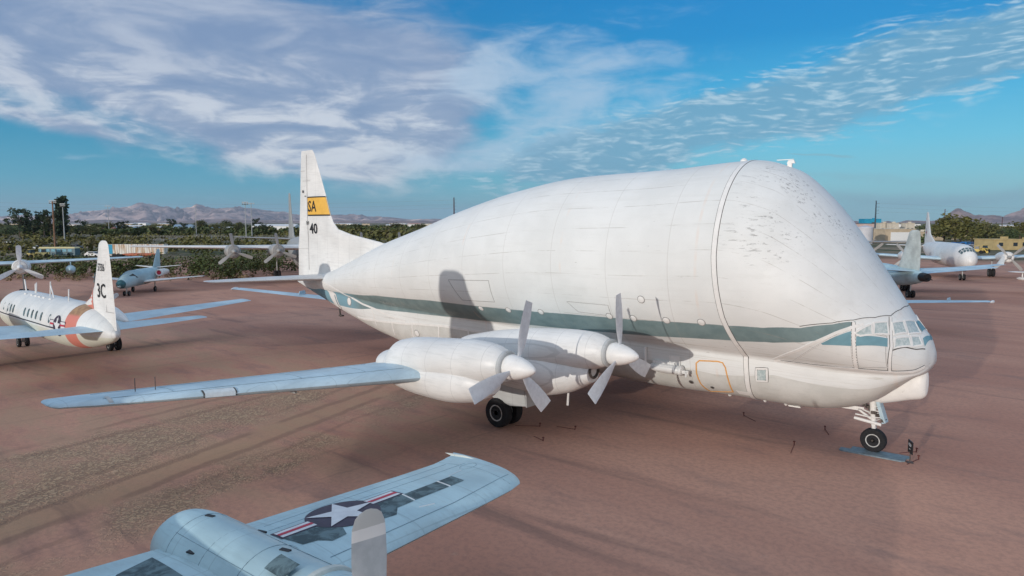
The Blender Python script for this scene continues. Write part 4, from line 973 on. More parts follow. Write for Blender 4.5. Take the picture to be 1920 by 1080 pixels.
for s in (-1, 1):
    y0, y1 = CY + s * RS * .9, CY + s * 1.50
    fgq(-7.33, -6.90, y0, y1, .008, 0); fgq(-7.29, -6.95, y0, y1 - s * .05, .013, 1); fgq(-7.17, -7.06, y0, y1 - s * .05, .018, 2)
def fan(fn, n, lift, i, rg=6):
    V = [(CX, CY, fgz(CX, CY) + lift)]; F = []
    for r_ in range(1, rg + 1):
        for k in range(n):
            x, y = fn(k); x, y = CX + (x - CX) * r_ / rg, CY + (y - CY) * r_ / rg; V.append((x, y, fgz(x, y) + lift))
    for k in range(n): F.append((0, 1 + k, 1 + (k + 1) % n))
    for r_ in range(rg - 1):
        for k in range(n): F.append((1 + r_ * n + k, 1 + (r_ + 1) * n + k, 1 + (r_ + 1) * n + (k + 1) % n, 1 + r_ * n + (k + 1) % n))
    b.add(V, F, i)
fan(lambda k: (CX - RS * math.cos(2 * math.pi * k / 48), CY + RS * math.sin(2 * math.pi * k / 48)), 48, .010, 0)
fan(lambda k: (CX - RS * .97 * (1 if k % 2 == 0 else .382) * math.cos(math.pi * k / 5 + .30), CY + RS * .97 * (1 if k % 2 == 0 else .382) * math.sin(math.pi * k / 5 + .30)), 10, .022, 1, 8)
b.out('star_insignia', [M_NAVYB, M_STAR, M_RED], FG, smooth=False)
for pts in ([(-6.9, -23.37), (-6.88, -22.7), (-6.45, -22.35), (-6.12, -22.49), (-6.08, -22.84), (-6.3, -23.01), (-6.36, -23.29)], [(-6.9, -21.2), (-6.88, -20.47), (-6.38, -20.56), (-6.36, -21.03), (-6.1, -21.27), (-6.15, -21.61), (-6.5, -21.45)], [(-6.88, -20.41), (-6.89, -19.42), (-6.41, -19.48), (-6.40, -20.5)], [(-6.88, -19.36), (-6.89, -18.94), (-6.42, -18.98), (-6.41, -19.42)]):
    fg_poly('walkway_patch', pts, M_WALK, .006)
fg_poly('walkway_patch', [(-8.3, -25.2), (-6.0, -25.3), (-6.0, -26.4), (-7.2, -26.5), (-8.0, -25.9)], M_WALK, .006)
def fg_line(pts, r_=.008, mat=M_LINE2, name='panel_joint'):
    pp = []
    for (a, c), (a2, c2) in zip(pts[:-1], pts[1:]):
        n = max(2, int(math.hypot(a2 - a, c2 - c) / .2))
        for k in range(n + 1): pp.append((a + (a2 - a) * k / n, c + (c2 - c) * k / n))
    B().tube([(x, y, fgz(x, y) + .001) for x, y in pp], r_, 4).out(name, mat, FG)
M_JOINT = plain('blue_joint', (.25, .36, .42), .6)
fg_line([(-7.55, -23.3), (-7.50, -21), (-7.35, -18.0)], .006, M_JOINT); fg_line([(-5.62, -23.2), (-5.72, -20), (-5.95, -17.95)], .007, M_JOINT); fg_line([(-8.05, -18.25), (-6.9, -18.15), (-5.6, -18.3)], .006, M_JOINT)
fg_line([(-7.9, -23.2), (-7.86, -20.6), (-7.75, -18.3)], .006, M_JOINT)
fg_line([(-7.1 + .16 * math.cos(k * .42), -18.15 + .26 * math.sin(k * .42)) for k in range(16)], .006, M_JOINT)
fg_line([(-6.95, -18.95), (-7.0, -18.5)], .012, M_STAR, 'marking'); fg_line([(-6.4, -20.52), (-6.9, -20.44)], .014, M_STAR, 'marking'); fg_line([(-6.4, -19.44), (-6.9, -19.39)], .014, M_STAR, 'marking'); fg_line([(-6.05, -20.7), (-5.95, -20.35)], .012, M_STAR, 'marking')
# pale tip and stripe on the upright blade
def bl_mat():
    m_, N, b_ = mat_base('banded_blade'); co = N.new('ShaderNodeTexCoord').outputs['Object']; z = N.xyz(co)[2]
    c = N.mix(N.ramp(N.noise(co, 4, 5, .6), .35, .65), (.33, .38, .41), (.40, .45, .48))
    c = N.mix(N.ramp(z, 4.70, 4.71), c, (.66, .69, .69)); c = N.mix(N.ramp(N.m('ADD', z, N.m('MULTIPLY', N.noise(co, 2.0), .05)), 4.90, 4.91), c, (.47, .50, .49))
    N.put(b_.inputs['Base Color'], c); b_.inputs['Roughness'].default_value = .55; return m_
M_BB = bl_mat()
for ch in FG.children:
    for g_ in ch.children:
        if g_.name.startswith('propeller_blade'): g_.data.materials[0] = M_BB

# ---- small jet trainers parked beyond the big plane, mostly hidden, wing tips showing
def jet(name, label, loc, rz, span, fl, mat=M_WBLUE, wz=1.9, group=None):
    t = thing(name, label, 'aircraft', loc, rz, group)
    k = fl / 12.0
    fus(t, [(-6 * k, 2.1, .08, .1), (-4 * k, 2.0, .45, .5), (-1 * k, 1.95, .7, .8), (2 * k, 1.95, .68, .82), (4.2 * k, 1.85, .5, .6), (5.6 * k, 1.7, .22, .26), (6 * k, 1.65, .04, .05)], mat)
    wing_parts(t, [(.4, .9 * k, wz, 2.4, .13), (span * .5 - .4, .2 * k, wz + .04 * span, 1.15, .12)], mat, rt=.35)
    for s in (-1, 1):
        B().lathe([(-.55, .03), (-.3, .10), (0, .13), (.35, .11), (.65, .02)], (.1 * k - .4, s * span * .5, wz + .04 * span), 'x', 12).out('tip_fairing', M_TRIM, t)
        B().box((-.1 * k, s * span * .32, wz + .03 * span + .12), (1.3, .05, .28), taper=.7).out('wing_fence', mat, t)
        gear(t, -.4, s * 1.4, wz, .32, .2, False)
    gear(t, 3.6 * k, 0, 1.6, .28, .18, False)
    loft_wing([(2.2, -3.6 * k, 0, 2.3, .1), (4.0, -4.9 * k, 0, 1.1, .1)], 'fin', 1, .2).out('fin', mat, t)
    wing_parts(t, [(.1, -4.6 * k, 2.3, 1.5, .1), (2.3, -4.9 * k, 2.35, .8, .1)], mat, 'tailplane', .2)
    return t
pA = Vector(at(1868, 55.5)); pB = Vector(at(1650, 61.5)); dv = (pA - pB).normalized()
rzA = math.atan2(dv.y, dv.x) + math.pi / 2
jet('parked_jet', 'blue-white jet hidden behind the bulbous nose, one slim straight wing showing at right', (pB.x, pB.y, 0), rzA, 2 * (pA - pB).length, 11, wz=2.15)
pA = Vector(at(441, 60)); pB = Vector(at(800, 57)); dv = (pA - pB).normalized()
rzB = math.atan2(dv.y, dv.x) - math.pi / 2
jet('parked_jet', 'blue-white plane hidden behind the big tail, one thin wing pointing left below the tailplane', (pB.x, pB.y, 0), rzB, 2 * (pA - pB).length, 16, wz=2.1)

# ---- small business jet at left
SJ = thing('business_jet', 'small pale blue twin jet with dark nose parked before the scrub at left', 'aircraft', at(262, 91), FACE + R(7)); SJ.scale = (1.08, 1.08, 1.08)
fus(SJ, [(-6.2, 2.3, .1, .15), (-4.5, 2.1, .6, .7), (-1.5, 1.9, .85, .98), (3.0, 1.9, .85, .98), (4.5, 1.7, .75, .8), (5.6, 1.5, .5, .5), (6.3, 1.35, .12, .14)], M_NAVY)
B().lathe([(0, .53), (.4, .42), (.75, .14), (.8, .02)], (5.55, 0, 1.48), 'x', 18).out('nose_cone', plain('dark_teal', (.04, .13, .15), .4), SJ)
wing_parts(SJ, [(.6, 1.0, 1.35, 3.4, .12), (6.3, -1.9, 1.75, 1.1, .11)], M_WHITE, rt=.35)
wing_parts(SJ, [(.2, -4.3, 2.75, 1.9, .1), (2.6, -5.4, 2.95, .9, .1)], M_WHITE, 'tailplane', .2)
loft_wing([(2.4, -2.9, 0, 3.6, .07), (2.9, -3.9, 0, 2.5, .09), (4.9, -5.3, 0, 1.1, .1)], 'fin', 1, .2).out('fin', M_NAVY, SJ)
for s in (-1, 1):
    o = B().lathe([(-2.4, .30), (-1.4, .42), (.2, .45), (.5, .38), (.45, .30), (.2, .26)], (-2.6, s * 1.3, 2.25), 'x', 20).out('jet_engine', M_WHITE, SJ)
    B().lathe([(0, .31), (.02, .02)], (-2.3, s * 1.3, 2.25), 'x', 16).out('engine_intake', M_RED, o)
    gear(SJ, -.8, s * 1.3, 1.4, .34, .2, False)
    V = [(4.5 - .3 * k + .05, s * (.42 + .1 * k), 2.35 + .12 * k) for k in range(3)] + [(4.0 - .5 * k, s * (.64 + .1 * k), 2.0 + .03 * k) for k in (2, 1, 0)]
    mesh('side_window', [(x, y * 1.08, z) for x, y, z in V], [tuple(range(6))], M_GLASS, SJ, False)
b = B().box((4.15, 0, 2.32), (.5, .95, .26), taper=.6); b.out('windscreen', M_GLASS, SJ)
gear(SJ, 4.2, 0, 1.3, .28, .2, True)

# ---- patrol plane at far left: only a wing, one propeller and a slung tank are in view
PP = thing('patrol_plane', 'long straight pale wing with a three-blade propeller and a slung tank at the left edge', 'aircraft', at(-85, 78), FACE + R(30))
WPP = [(1, 1.2, 4.35, 4.2, .14), (8, .9, 4.5, 3.6, .13), (18.4, .2, 4.85, 1.9, .12)]
wing_parts(PP, WPP, M_WBLUE); fus(PP, [(-12, 3.6, .2, .3), (-7, 3.3, 1.1, 1.2), (5, 3.2, 1.4, 1.6), (8, 2.9, .9, 1.1), (9.4, 2.7, .2, .2)], M_NAVY)
for s in (-1, 1):
    engine(PP, 3.8, s * 6.3, 4.15, .85, 6, 2.35, M_WHITE, 3, 0, True, chord=.55)
    tk = B().lathe([(-1.7, .05), (-1, .4), (0, .52), (.9, .45), (1.5, .12), (1.6, .02)], (.8, s * 11.0, 3.6), 'x', 18).box((.4, s * 11.0, 4.25), (.8, .1, .5)); tk.out('slung_tank', M_NAVY, PP)
    gear(PP, 0, s * 6.2, 3.4, .7, .4)
loft_wing([(4.0, -7, 0, 5, .08), (8.2, -9.6, 0, 2.0, .1)], 'fin', 1, .3).out('fin', M_NAVY, PP)

# ---- big four-engine transport behind the tail
CT = thing('four_engine_transport', 'bare-metal four-engine transport with a slim tall fin beyond the big white tail', 'aircraft', at(586, 112), FACE + R(28))
fus(CT, [(-20, 5.2, .4, .5), (-15, 4.8, 1.3, 1.6), (-6, 4.1, 2.0, 2.8), (6, 4.0, 2.0, 2.9), (9.4, 3.9, 1.9, 2.7), (11.3, 3.5, 1.3, 1.9), (12.0, 3.2, .3, .5)], M_ALU)
wing_parts(CT, [(1.6, 3.4, 5.2, 7.0, .15), (10, 2.4, 5.35, 5.2, .14), (25.6, .6, 5.75, 2.2, .12)], M_WHITE)
for y_ in (-12.6, -6.4, 6.4, 12.6):
    engine(CT, 7.2, y_, 5.0, 1.0, 8, 2.55, M_ALU, 3, .15, True, bl=M_DARKB if False else M_ALU, chord=.5)
loft_wing([(5.0, -12, 0, 9, .06), (7, -15.2, 0, 5.2, .08), (10, -16.6, 0, 3.2, .1), (14.1, -17.6, 0, 1.8, .1)], 'fin', 1, .5).out('fin', M_ALU, CT)
wing_parts(CT, [(.3, -15.4, 6.2, 4.2, .1), (9.4, -17.0, 6.6, 2.0, .1)], M_ALU, 'tailplane')
for s in (-1, 1): gear(CT, -.5, s * 5.5, 4.2, .8, .5)
gear(CT, 8.4, 0, 2.4, .55, .35)

# ---- white four-engine transport at right, facing the viewer
KC = thing('four_engine_transport', 'white four-engine transport with glazed round nose and tall pointed fin at right', 'aircraft', at(1776, 119), FACE - R(19))
def sec_off(l, dz): return [(a, b + dz, c, d_) for a, b, c, d_ in l]
fus(KC, [(-17.5, 4.6, .2, .3), (-13, 4.3, 1.0, 1.2), (-6, 3.8, 1.65, 1.95), (6, 3.75, 1.7, 2.05), (10, 3.7, 1.65, 2.0), (12.2, 3.5, 1.3, 1.6), (13.3, 3.3, .8, 1.0), (13.8, 3.2, .15, .2)], M_WHITE, 36)
wing_parts(KC, [(1.2, 3.0, 3.0, 6.2, .14), (7, 2.4, 3.3, 5.0, .14), (20.8, .6, 4.2, 2.0, .12)], M_WBLUE)
for y_ in (-13.0, -7.2, 7.2, 13.0): engine(KC, 6.4, y_, 3.25 + abs(y_) * .05, .88, 7, 2.55, M_WHITE, 4, .72, True, bl=M_ALU, chord=.46, beta=-25)
loft_wing([(5.0, -6, 0, 11, .03), (5.9, -9.5, 0, 7.6, .05), (7.0, -12.4, 0, 4.5, .08), (10.6, -14.6, 0, 1.9, .1)], 'fin', 1, .6).out('fin', M_WHITE, KC)
for s in (-1, 1):
    V = [(-14.9 + .28 * math.cos(a), s * .24, 7.3 + .28 * math.sin(a)) for a in [k * math.pi / 6 for k in range(12)]]
    mesh('fin_marking', V, [tuple(range(12))], M_RED, KC, False); B().box((-14.9, s * .25, 7.3), (.12, .01, 1.6)).out('fin_marking', M_NAVYB, KC)
wing_parts(KC, [(.3, -13, 4.7, 3.4, .1), (6.6, -14.5, 4.9, 1.7, .1)], M_WHITE, 'tailplane')
KS = sorted([(6, 3.75, 1.7, 2.05), (10, 3.7, 1.65, 2.0), (12.2, 3.5, 1.3, 1.6), (13.3, 3.3, .8, 1.0), (13.8, 3.2, .15, .2)])
def kc_pt(x, a, lift=.03):
    zc, ry, rz = [float(pch(np.array([x]), np.array([k[0] for k in KS]), np.array([k[j] for k in KS]))[0]) for j in (1, 2, 3)]
    return (x, (ry + lift) * math.sin(a), zc + (rz + lift) * math.cos(a))
for j in range(2):
    for k in range(6):
        a0 = (k - 3) * .34 + .03; x0 = 12.9 - j * .62 - abs(k - 2.5) * .12
        V = [kc_pt(x0, a0), kc_pt(x0, a0 + .28), kc_pt(x0 - .5, a0 + .28), kc_pt(x0 - .5, a0)]
        mesh('cockpit_window', V, [(0, 1, 2, 3)], M_GLASSB if False else M_WALK, KC, False)
gear(KC, 9.6, 0, 2.0, .5, .3); 
for s in (-1, 1): gear(KC, -.6, s * 6.8, 3.0, .7, .42)
B().box((9.2, 0, 1.75), (1.2, .9, .6)).out('gear_bay', M_BLACK, KC)

# ---- patrol bomber seen from behind at right: broad worn fin, tail gun, wheel
NB = thing('patrol_bomber', 'weathered pale blue bomber seen from behind, with a broad fin and black tail gun', 'aircraft', at(1655, 92), 0)
hx = Vector(at(1655, 92)) - Vector(at(1748, 80)); NB.rotation_euler = (0, 0, math.atan2(hx.y, hx.x))
fus(NB, [(-10.2, 2.75, .35, .38), (-9.4, 2.7, .7, .75), (-6, 2.5, 1.0, 1.1), (0, 2.4, 1.3, 1.45), (6, 2.4, 1.3, 1.45), (9, 2.2, .8, 1.0), (10, 2.1, .15, .2)], M_NAVY)
loft_wing([(3.0, -2.4, 0, 6.9, .05), (3.8, -4.5, 0, 5.0, .08), (6.0, -5.7, 0, 3.8, .09), (7.8, -6.6, 0, 2.6, .1)], 'fin', 1, .5).out('fin', M_NAVYL, NB)
wing_parts(NB, [(.3, -5.6, 3.3, 3.6, .11), (5.2, -6.3, 3.6, 2.5, .1), (10.4, -6.9, 4.1, 1.5, .1)], M_WBLUE, 'tailplane')
for s in (-1, 1):
    loft_wing([(4.0, -6.3, s * 10.7, 1.5, .12), (5.1, -7.4, s * 10.7, .5, .12)], 'fin', 1, .1).out('tip_fin', M_WHITE, NB)
    gear(NB, 1.0, s * 3.6, 2.4, .6, .4)
wing_parts(NB, [(1.2, 3.6, 2.2, 5, .14), (14.8, 2.0, 3.2, 2.0, .12)], M_WBLUE)
B().lathe([(-.2, .45), (-.1, .5), (.9, .55), (1.1, .5)], (-11.1, 0, 2.75), 'x', 16).tube([(-11.2, .12, 2.65), (-12.1, .12, 2.55)], .05, 6).tube([(-11.2, -.12, 2.65), (-12.1, -.12, 2.55)], .05, 6).out('tail_gun', M_BLACK, NB)
gear(NB, -7.6, 0, 2.0, .45, .35)

# ---- another plane: only its wing reaches into the frame at right; and one far bomber wing
WB = thing('parked_plane', 'low white wing with a small tip float reaching in from the right edge', 'aircraft', at(2120, 92), FACE + R(14))
wing_parts(WB, [(1, 1.5, 2.0, 4, .13), (18.6, .2, 2.9, 1.6, .12)], M_WHITE); fus(WB, [(-9, 2.9, .2, .3), (-4, 2.6, 1, 1.2), (6, 2.5, 1.1, 1.3), (9, 2.3, .2, .3)], M_WHITE)
for s in (-1, 1): B().tube([(-.3, s * 17.6, 2.8), (-.3, s * 17.6, 2.2)], .08, 6).lathe([(-.8, .02), (-.4, .2), (.5, .22), (.9, .03)], (-.3, s * 17.6, 2.05), 'x', 12).out('wing_float', M_WHITE, WB); gear(WB, 0, s * 3, 2, .5, .3)
loft_wing([(3, -6, 0, 3, .08), (6.5, -7.6, 0, 1.5, .1)], 'fin', 1, .3).out('fin', M_WHITE, WB)
FB = thing('distant_bomber', 'silver bomber wing in the distance beyond the hump, just right of its slope', 'aircraft', at(1500, 175), FACE + R(10))
fus(FB, [(-18, 3.6, .3, .3), (-8, 3.3, 1.4, 1.5), (8, 3.3, 1.5, 1.6), (13, 2.8, .4, .4)], M_ALU)
wing_parts(FB, [(1.4, 3, 4.0, 6, .14), (30, .3, 4.3, 2.2, .12)], M_ALU); gear(FB, 9, 0, 2, .5, .3)
for s in (-1, 1):
    gear(FB, 0, s * 5, 3, .6, .4)
    for y_ in (8, 15): engine(FB, 5.5, s * y_, 3.7, .8, 6, 2.3, M_ALU, 4, .6, True, bl=M_ALU)
loft_wing([(4, -12, 0, 7, .06), (6, -15, 0, 3.6, .1), (8, -16, 0, 2, .1)], 'fin', 1, .3).out('fin', M_ALU, FB)

# ================================================================== TREES AND SCRUB
def leaf_mat(name, a, b_):
    m_, N, b = mat_base(name); g = N.new('ShaderNodeNewGeometry'); co = N.new('ShaderNodeTexCoord').outputs['Object']
    c = N.mix(g.outputs['Random Per Island'], a, b_); c = N.mix(N.ramp(N.noise(co, .5, 4), .35, .65), c, tuple(x * 1.25 for x in b_))
    cl = N.noise(co, .16, 4, .6); c = N.mix(N.m('MULTIPLY', N.ramp(cl, .50, .64), .75), c, (.15, .125, .075)); c = N.mix(N.m('MULTIPLY', N.ramp(cl, .44, .30), .6), c, tuple(x * .45 for x in a))
    N.put(b.inputs['Base Color'], c); b.inputs['Roughness'].default_value = .7; b.inputs['Specular IOR Level'].default_value = .2; return m_
L_DARK = leaf_mat('leaves_dark', (.020, .034, .020), (.042, .060, .030)); L_OLIVE = leaf_mat('leaves_olive', (.060, .072, .022), (.125, .120, .040)); L_GREEN = leaf_mat('leaves_green', (.036, .060, .020), (.075, .095, .033))
L_DRY = leaf_mat('leaves_dry', (.16, .12, .07), (.26, .20, .12))
M_BARK = plain('bark', (.11, .085, .065), .9, var=.25, scale=3)
def clumps(b, rng, centres, n, size, i=0):
    for (cx, cy, cz, r_) in centres:
        for k in range(n):
            v = Vector((rng.gauss(0, 1), rng.gauss(0, 1), rng.gauss(0, 1))).normalized() * r_ * rng.uniform(.45, 1.08)
            v.z *= .8; p = Vector((cx, cy, cz)) + v
            a = Vector((rng.gauss(0, 1), rng.gauss(0, 1), rng.gauss(0, .6))).normalized(); c = a.orthogonal().normalized(); s = size * rng.uniform(.6, 1.4)
            b.add([p - a * s - c * s * .5, p + a * s * .2 - c * s, p + a * s + c * s * .4, p - a * s * .3 + c * s], [(0, 1, 2, 3)], i)
def tree(kind, seed, h_, w_, leaf, n=26, size=.35, trunk=.3, lobes=16):
    rng = random.Random(seed); t = thing(kind, None, 'tree')
    b = B().tube([(0, 0, 0), (rng.uniform(-.2, .2), .1, h_ * .4), (rng.uniform(-.4, .4), rng.uniform(-.3, .3), h_ * .8)], [trunk, trunk * .7, trunk * .25], 7)
    cs = []
    for k in range(lobes):
        a = rng.uniform(0, 6.28)
        if kind == 'tall_conifer_tree': zz = h_ * (.12 + .86 * k / lobes); rr_ = w_ * .20; r_ = w_ * rng.uniform(.26, .42)
        elif kind == 'eucalyptus_tree': zz = h_ * rng.uniform(.3, .93); rr_ = w_ * .5 * rng.uniform(.3, 1) * (1 - .35 * abs(zz / h_ - .62)); r_ = w_ * rng.uniform(.11, .2)
        else: zz = h_ * rng.uniform(.38, .85); rr_ = w_ * .5 * rng.uniform(.2, .85) * math.sqrt(max(.1, 1 - ((zz / h_ - .5) / .55) ** 2)); r_ = w_ * rng.uniform(.13, .22)
        c = (rr_ * math.cos(a), rr_ * math.sin(a), zz); cs.append((*c, r_))
        b.tube([(0, 0, zz * .6), c], [trunk * .25, trunk * .08], 4)
    b.out('trunk', M_BARK, t)
    cb = B(); clumps(cb, rng, cs, n, size); cb.out('crown', leaf, t, smooth=False, auto=None); return t
protos = {}
TREES = [  # u, D, height, width, kind, variant, label
    (40, 420, 17.5, 13, 'eucalyptus_tree', 0, 'tall ragged eucalyptus, leftmost of the tall trees on the skyline at left'),
    (66, 430, 15, 12, 'eucalyptus_tree', 1, 'dark full eucalyptus between the ragged one and the tower-like tree at left'),
    (86, 425, 16.5, 12, 'eucalyptus_tree', 0, 'dark eucalyptus touching the light mast left of the tower-like tree'),
    (98, 415, 14, 9, 'eucalyptus_tree', 1, 'narrower eucalyptus directly behind the brown utility pole at left'),
    (120, 400, 24, 7.5, 'tall_conifer_tree', 0, 'very tall narrow tower-like dark tree on the skyline at left'),
    (155, 520, 11, 9, 'eucalyptus_tree', 1, 'lone small tree on the skyline just right of the tower-like tree'),
    (130, 430, 8, 8, 'round_tree', 0, 'low rounded tree at the right foot of the tower-like tree'),
    (188, 600, 9, 14, 'round_tree', 1, 'wide low tree left of the blue-roofed shed at left'),
    (206, 610, 10, 10, 'round_tree', 2, 'dark round tree touching the left end of the blue-roofed shed'),
    (12, 380, 8, 16, 'round_tree', 1, 'wide dark tree mass at the left edge of the frame'),
    (2, 500, 9, 12, 'round_tree', 0, 'darker tree behind the mass at the left edge'),
    (325, 800, 13, 11, 'eucalyptus_tree', 0, 'tall thin-topped tree between the blue roofs at left'),
    (300, 760, 8, 16, 'round_tree', 2, 'olive tree just right of the long blue roof at left'),
    (378, 700, 12, 15, 'round_tree', 0, 'brownish dome-shaped tree behind the thin lamp mast left of centre-left'),
    (430, 640, 12, 14, 'round_tree', 1, 'dark tree left of the twin floodlight masts'),
    (415, 560, 9, 16, 'round_tree', 2, 'bright green tree below the blue shed left of the twin masts'),
    (450, 700, 10, 12, 'round_tree', 0, 'round tree directly behind the twin floodlight masts'),
    (484, 800, 14, 12, 'eucalyptus_tree', 1, 'thin dark tree between the twin masts and the long white shed'),
    (500, 620, 8, 14, 'round_tree', 1, 'broad dark tree in front of the long white shed'),
    (232, 520, 10, 9, 'eucalyptus_tree', 0, 'ragged tree in front of the left end of the blue-grey shed'),
    (262, 470, 7, 11, 'round_tree', 1, 'low dark tree in front of the blue-grey shed'),
    (345, 560, 9, 8, 'eucalyptus_tree', 1, 'small dark tree just left of the thin lamp mast'),
    (172, 430, 8, 12, 'round_tree', 2, 'olive tree between the tower-like tree and the rounded fin'),
    (55, 560, 12, 12, 'eucalyptus_tree', 0, 'ragged tree filling the gap between the two big eucalypts at left'),
    (640, 620, 8, 15, 'round_tree', 2, 'olive tree at the foot of the white fin in the dip'),
    (672, 700, 9, 16, 'round_tree', 1, 'dark tree in the dip right of the white fin'),
    (742, 760, 9, 18, 'round_tree', 2, 'broad olive tree in the middle of the dip'),
    (790, 690, 8, 14, 'round_tree', 0, 'tree low beside the hump slope in the dip'),
    (1790, 260, 12.6, 17, 'round_tree', 0, 'large dense green tree behind the white transport nose at right'),
    (1768, 275, 11.0, 14, 'round_tree', 1, 'left shoulder tree of the big green group at right'),
    (1822, 255, 10.5, 15, 'round_tree', 2, 'olive tree in the middle of the big green group at right'),
    (1850, 265, 9.6, 13, 'round_tree', 0, 'lower tree on the right flank of the big green group'),
    (1878, 270, 7.5, 12, 'round_tree', 1, 'dark low tree in the dip of the tree line at right'),
    (1910, 300, 10, 15, 'round_tree', 2, 'green tree at the right edge of the frame'),
    (1800, 330, 9, 16, 'round_tree', 1, 'tree showing behind the large dense one at right'),
    (1748, 420, 7, 12, 'round_tree', 2, 'small tree between the tall white fin and the big green group'),
]
for (kind, var) in sorted(set((t[4], t[5]) for t in TREES)):
    leaf = {'eucalyptus_tree': L_DARK, 'tall_conifer_tree': L_DARK, 'round_tree': [L_OLIVE, L_GREEN, L_OLIVE][var]}[kind]
    protos[(kind, var)] = tree(kind, hash((len(kind), var)) % 1000, 10.0, {'eucalyptus_tree': 8.0, 'tall_conifer_tree': 3.2, 'round_tree': 11.0}[kind], leaf, n=46 if kind != 'tall_conifer_tree' else 70, size=.30, lobes=22)
seen = set()
for (u, D, h_, w_, kind, var, lab) in TREES:
    pr = protos[(kind, var)]; p = at(u, D)
    if (kind, var) not in seen: seen.add((kind, var)); o = pr
    else: o = copy_tree(pr, p, 0)
    o.location = p; o.rotation_euler = (0, 0, u * .7); sw = w_ / {'eucalyptus_tree': 8.0, 'tall_conifer_tree': 3.2, 'round_tree': 11.0}[kind] / 1.0
    o.scale = (sw, sw, h_ / 10.0); o['label'] = lab
    if kind != 'tall_conifer_tree': o['group'] = 'trees on the skyline'
# scrub masses: nobody could count them
def scrub(name, label, spots, leaf, n, size, seed):
    rng = random.Random(seed); b = B()
    for (u, D, r_, h_) in spots:
        p = at(u, D); k_ = max(2, int(r_ / 1.2)); cs = []
        for q in range(k_): cs.append((p[0] + rng.uniform(-r_, r_), p[1] + rng.uniform(-r_, r_), h_ * rng.uniform(.25, .6), h_ * rng.uniform(.35, .55)))
        clumps(b, rng, cs, n, size)
    o = b.out(name, leaf, None, smooth=False, auto=None); return tag(o, label, 'scrub', kind='stuff')
rng = random.Random(5)
sp = [(rng.uniform(-60, 640), rng.uniform(112, 150), rng.uniform(1.8, 3.6), rng.uniform(2.2, 4.3)) for _ in range(230)]
sp = [s for s in sp if not (s[0] < 330 and s[1] > 132) and not (s[1] < 112 + 14 * (1 if s[0] > 480 else 0))]
scrub('scrub_thicket', 'dense dark green thicket edging the bare dirt behind the small jet', sp, L_GREEN, 60, .16, 1)
sp = [(rng.uniform(-60, 640), rng.uniform(108, 122), rng.uniform(.8, 1.6), rng.uniform(.6, 1.3)) for _ in range(90)]
sp = [s for s in sp if s[0] < 470]
scrub('dry_brush', 'dry tan brush and weeds along the near edge of the thicket', sp, L_DRY, 26, .10, 2)
sp = [(rng.uniform(-80, 900), rng.uniform(190, 430), rng.uniform(2, 5), rng.uniform(2.0, 4.4)) for _ in range(330)]
scrub('desert_bushes', 'olive mesquite bushes spread over the flats beyond the parked vehicles at left', sp, L_OLIVE, 20, .42, 3)
sp = [(rng.uniform(-80, 1000), rng.uniform(430, 1300), rng.uniform(5, 12), rng.uniform(3.5, 7)) for _ in range(420)]
scrub('town_greenery', 'distant olive and dark green tree cover across the town at left', sp, L_GREEN, 16, 1.1, 4)
sp = [(rng.uniform(560, 960), rng.uniform(260, 900), rng.uniform(5, 10), rng.uniform(3.5, 6)) for _ in range(170)]
scrub('valley_greenery', 'olive brush seen in the dip between the white fin and the hump', sp, L_OLIVE, 18, .8, 6)
sp = [(rng.uniform(1560, 2050), rng.uniform(300, 1300), rng.uniform(4, 9), rng.uniform(3, 5.5)) for _ in range(150)]
scrub('right_greenery', 'scattered dark bushes among the buildings at right', sp, L_GREEN, 14, .8, 7)

# ================================================================== BUILDINGS, VEHICLES, POLES
M_STUC = plain('stucco', (.52, .42, .30), .85, var=.08, scale=.5); M_STUC2 = plain('pale_stucco', (.62, .56, .46), .85, var=.08, scale=.5)
M_ROOFB = plain('blue_roof', (.22, .33, .44), .5, var=.08, scale=.3); M_ROOFW = plain('white_roof', (.74, .74, .74), .5, var=.06, scale=.3)
M_ROOFR = plain('red_roof', (.46, .20, .16), .7, var=.12, scale=.4); M_WALLG = plain('grey_wall', (.38, .39, .40), .8, var=.1, scale=.4)
M_YELB = plain('yellow_wall', (.50, .385, .19), .8, var=.10, scale=.4); M_BLUEB = plain('bright_blue_wall', (.02, .30, .48), .6, var=.06, scale=.3)
M_WIN = plain('dark_window', (.03, .045, .06), .2, var=.2)
M_DOORW = plain('white_door', (.80, .80, .78), .5, var=.03)
def building(name, label, u, D, w, d_, h_, wall, roof, rz=0.0, gable=0.0, door=None, wins=0, group=None, z=0):
    t = thing(name, label, 'building', at(u, D, z), FACE + R(90) + rz, group)   # local +x to viewer's left, -y ... towards the viewer
    B().box((0, 0, h_ / 2), (w, d_, h_)).out('wall', wall, t, smooth=False)
    if gable:
        o_ = .4; V = [(-w / 2 - o_, -d_ / 2 - o_, h_), (w / 2 + o_, -d_ / 2 - o_, h_), (w / 2 + o_, d_ / 2 + o_, h_), (-w / 2 - o_, d_ / 2 + o_, h_), (-w / 2 - o_, 0, h_ + gable), (w / 2 + o_, 0, h_ + gable)]
        mesh('roof', V, [(3, 2, 1, 0), (0, 1, 5, 4), (2, 3, 4, 5), (1, 2, 5), (3, 0, 4)], roof, t, False)
    else: B().box((0, 0, h_ + .12), (w + .5, d_ + .5, .24)).box((w * .2, 0, h_ + .6), (1.6, 1.6, .8)).out('roof', roof, t, smooth=False)
    for s in (-1, 1):
        if door: B().box((door[0], s * (d_ / 2 + .04), door[2] / 2), (door[1], .1, door[2])).out('door', M_DOORW, t, smooth=False)
        for k in range(wins):
            x = -w / 2 + w * (k + .5) / wins
            if door and abs(x - door[0]) < door[1] / 2 + .6: continue
            B().box((x, s * (d_ / 2 + .03), h_ * .55), (min(1.6, w / wins * .5), .08, 1.2)).out('window', M_WIN, t, smooth=False)
    return t
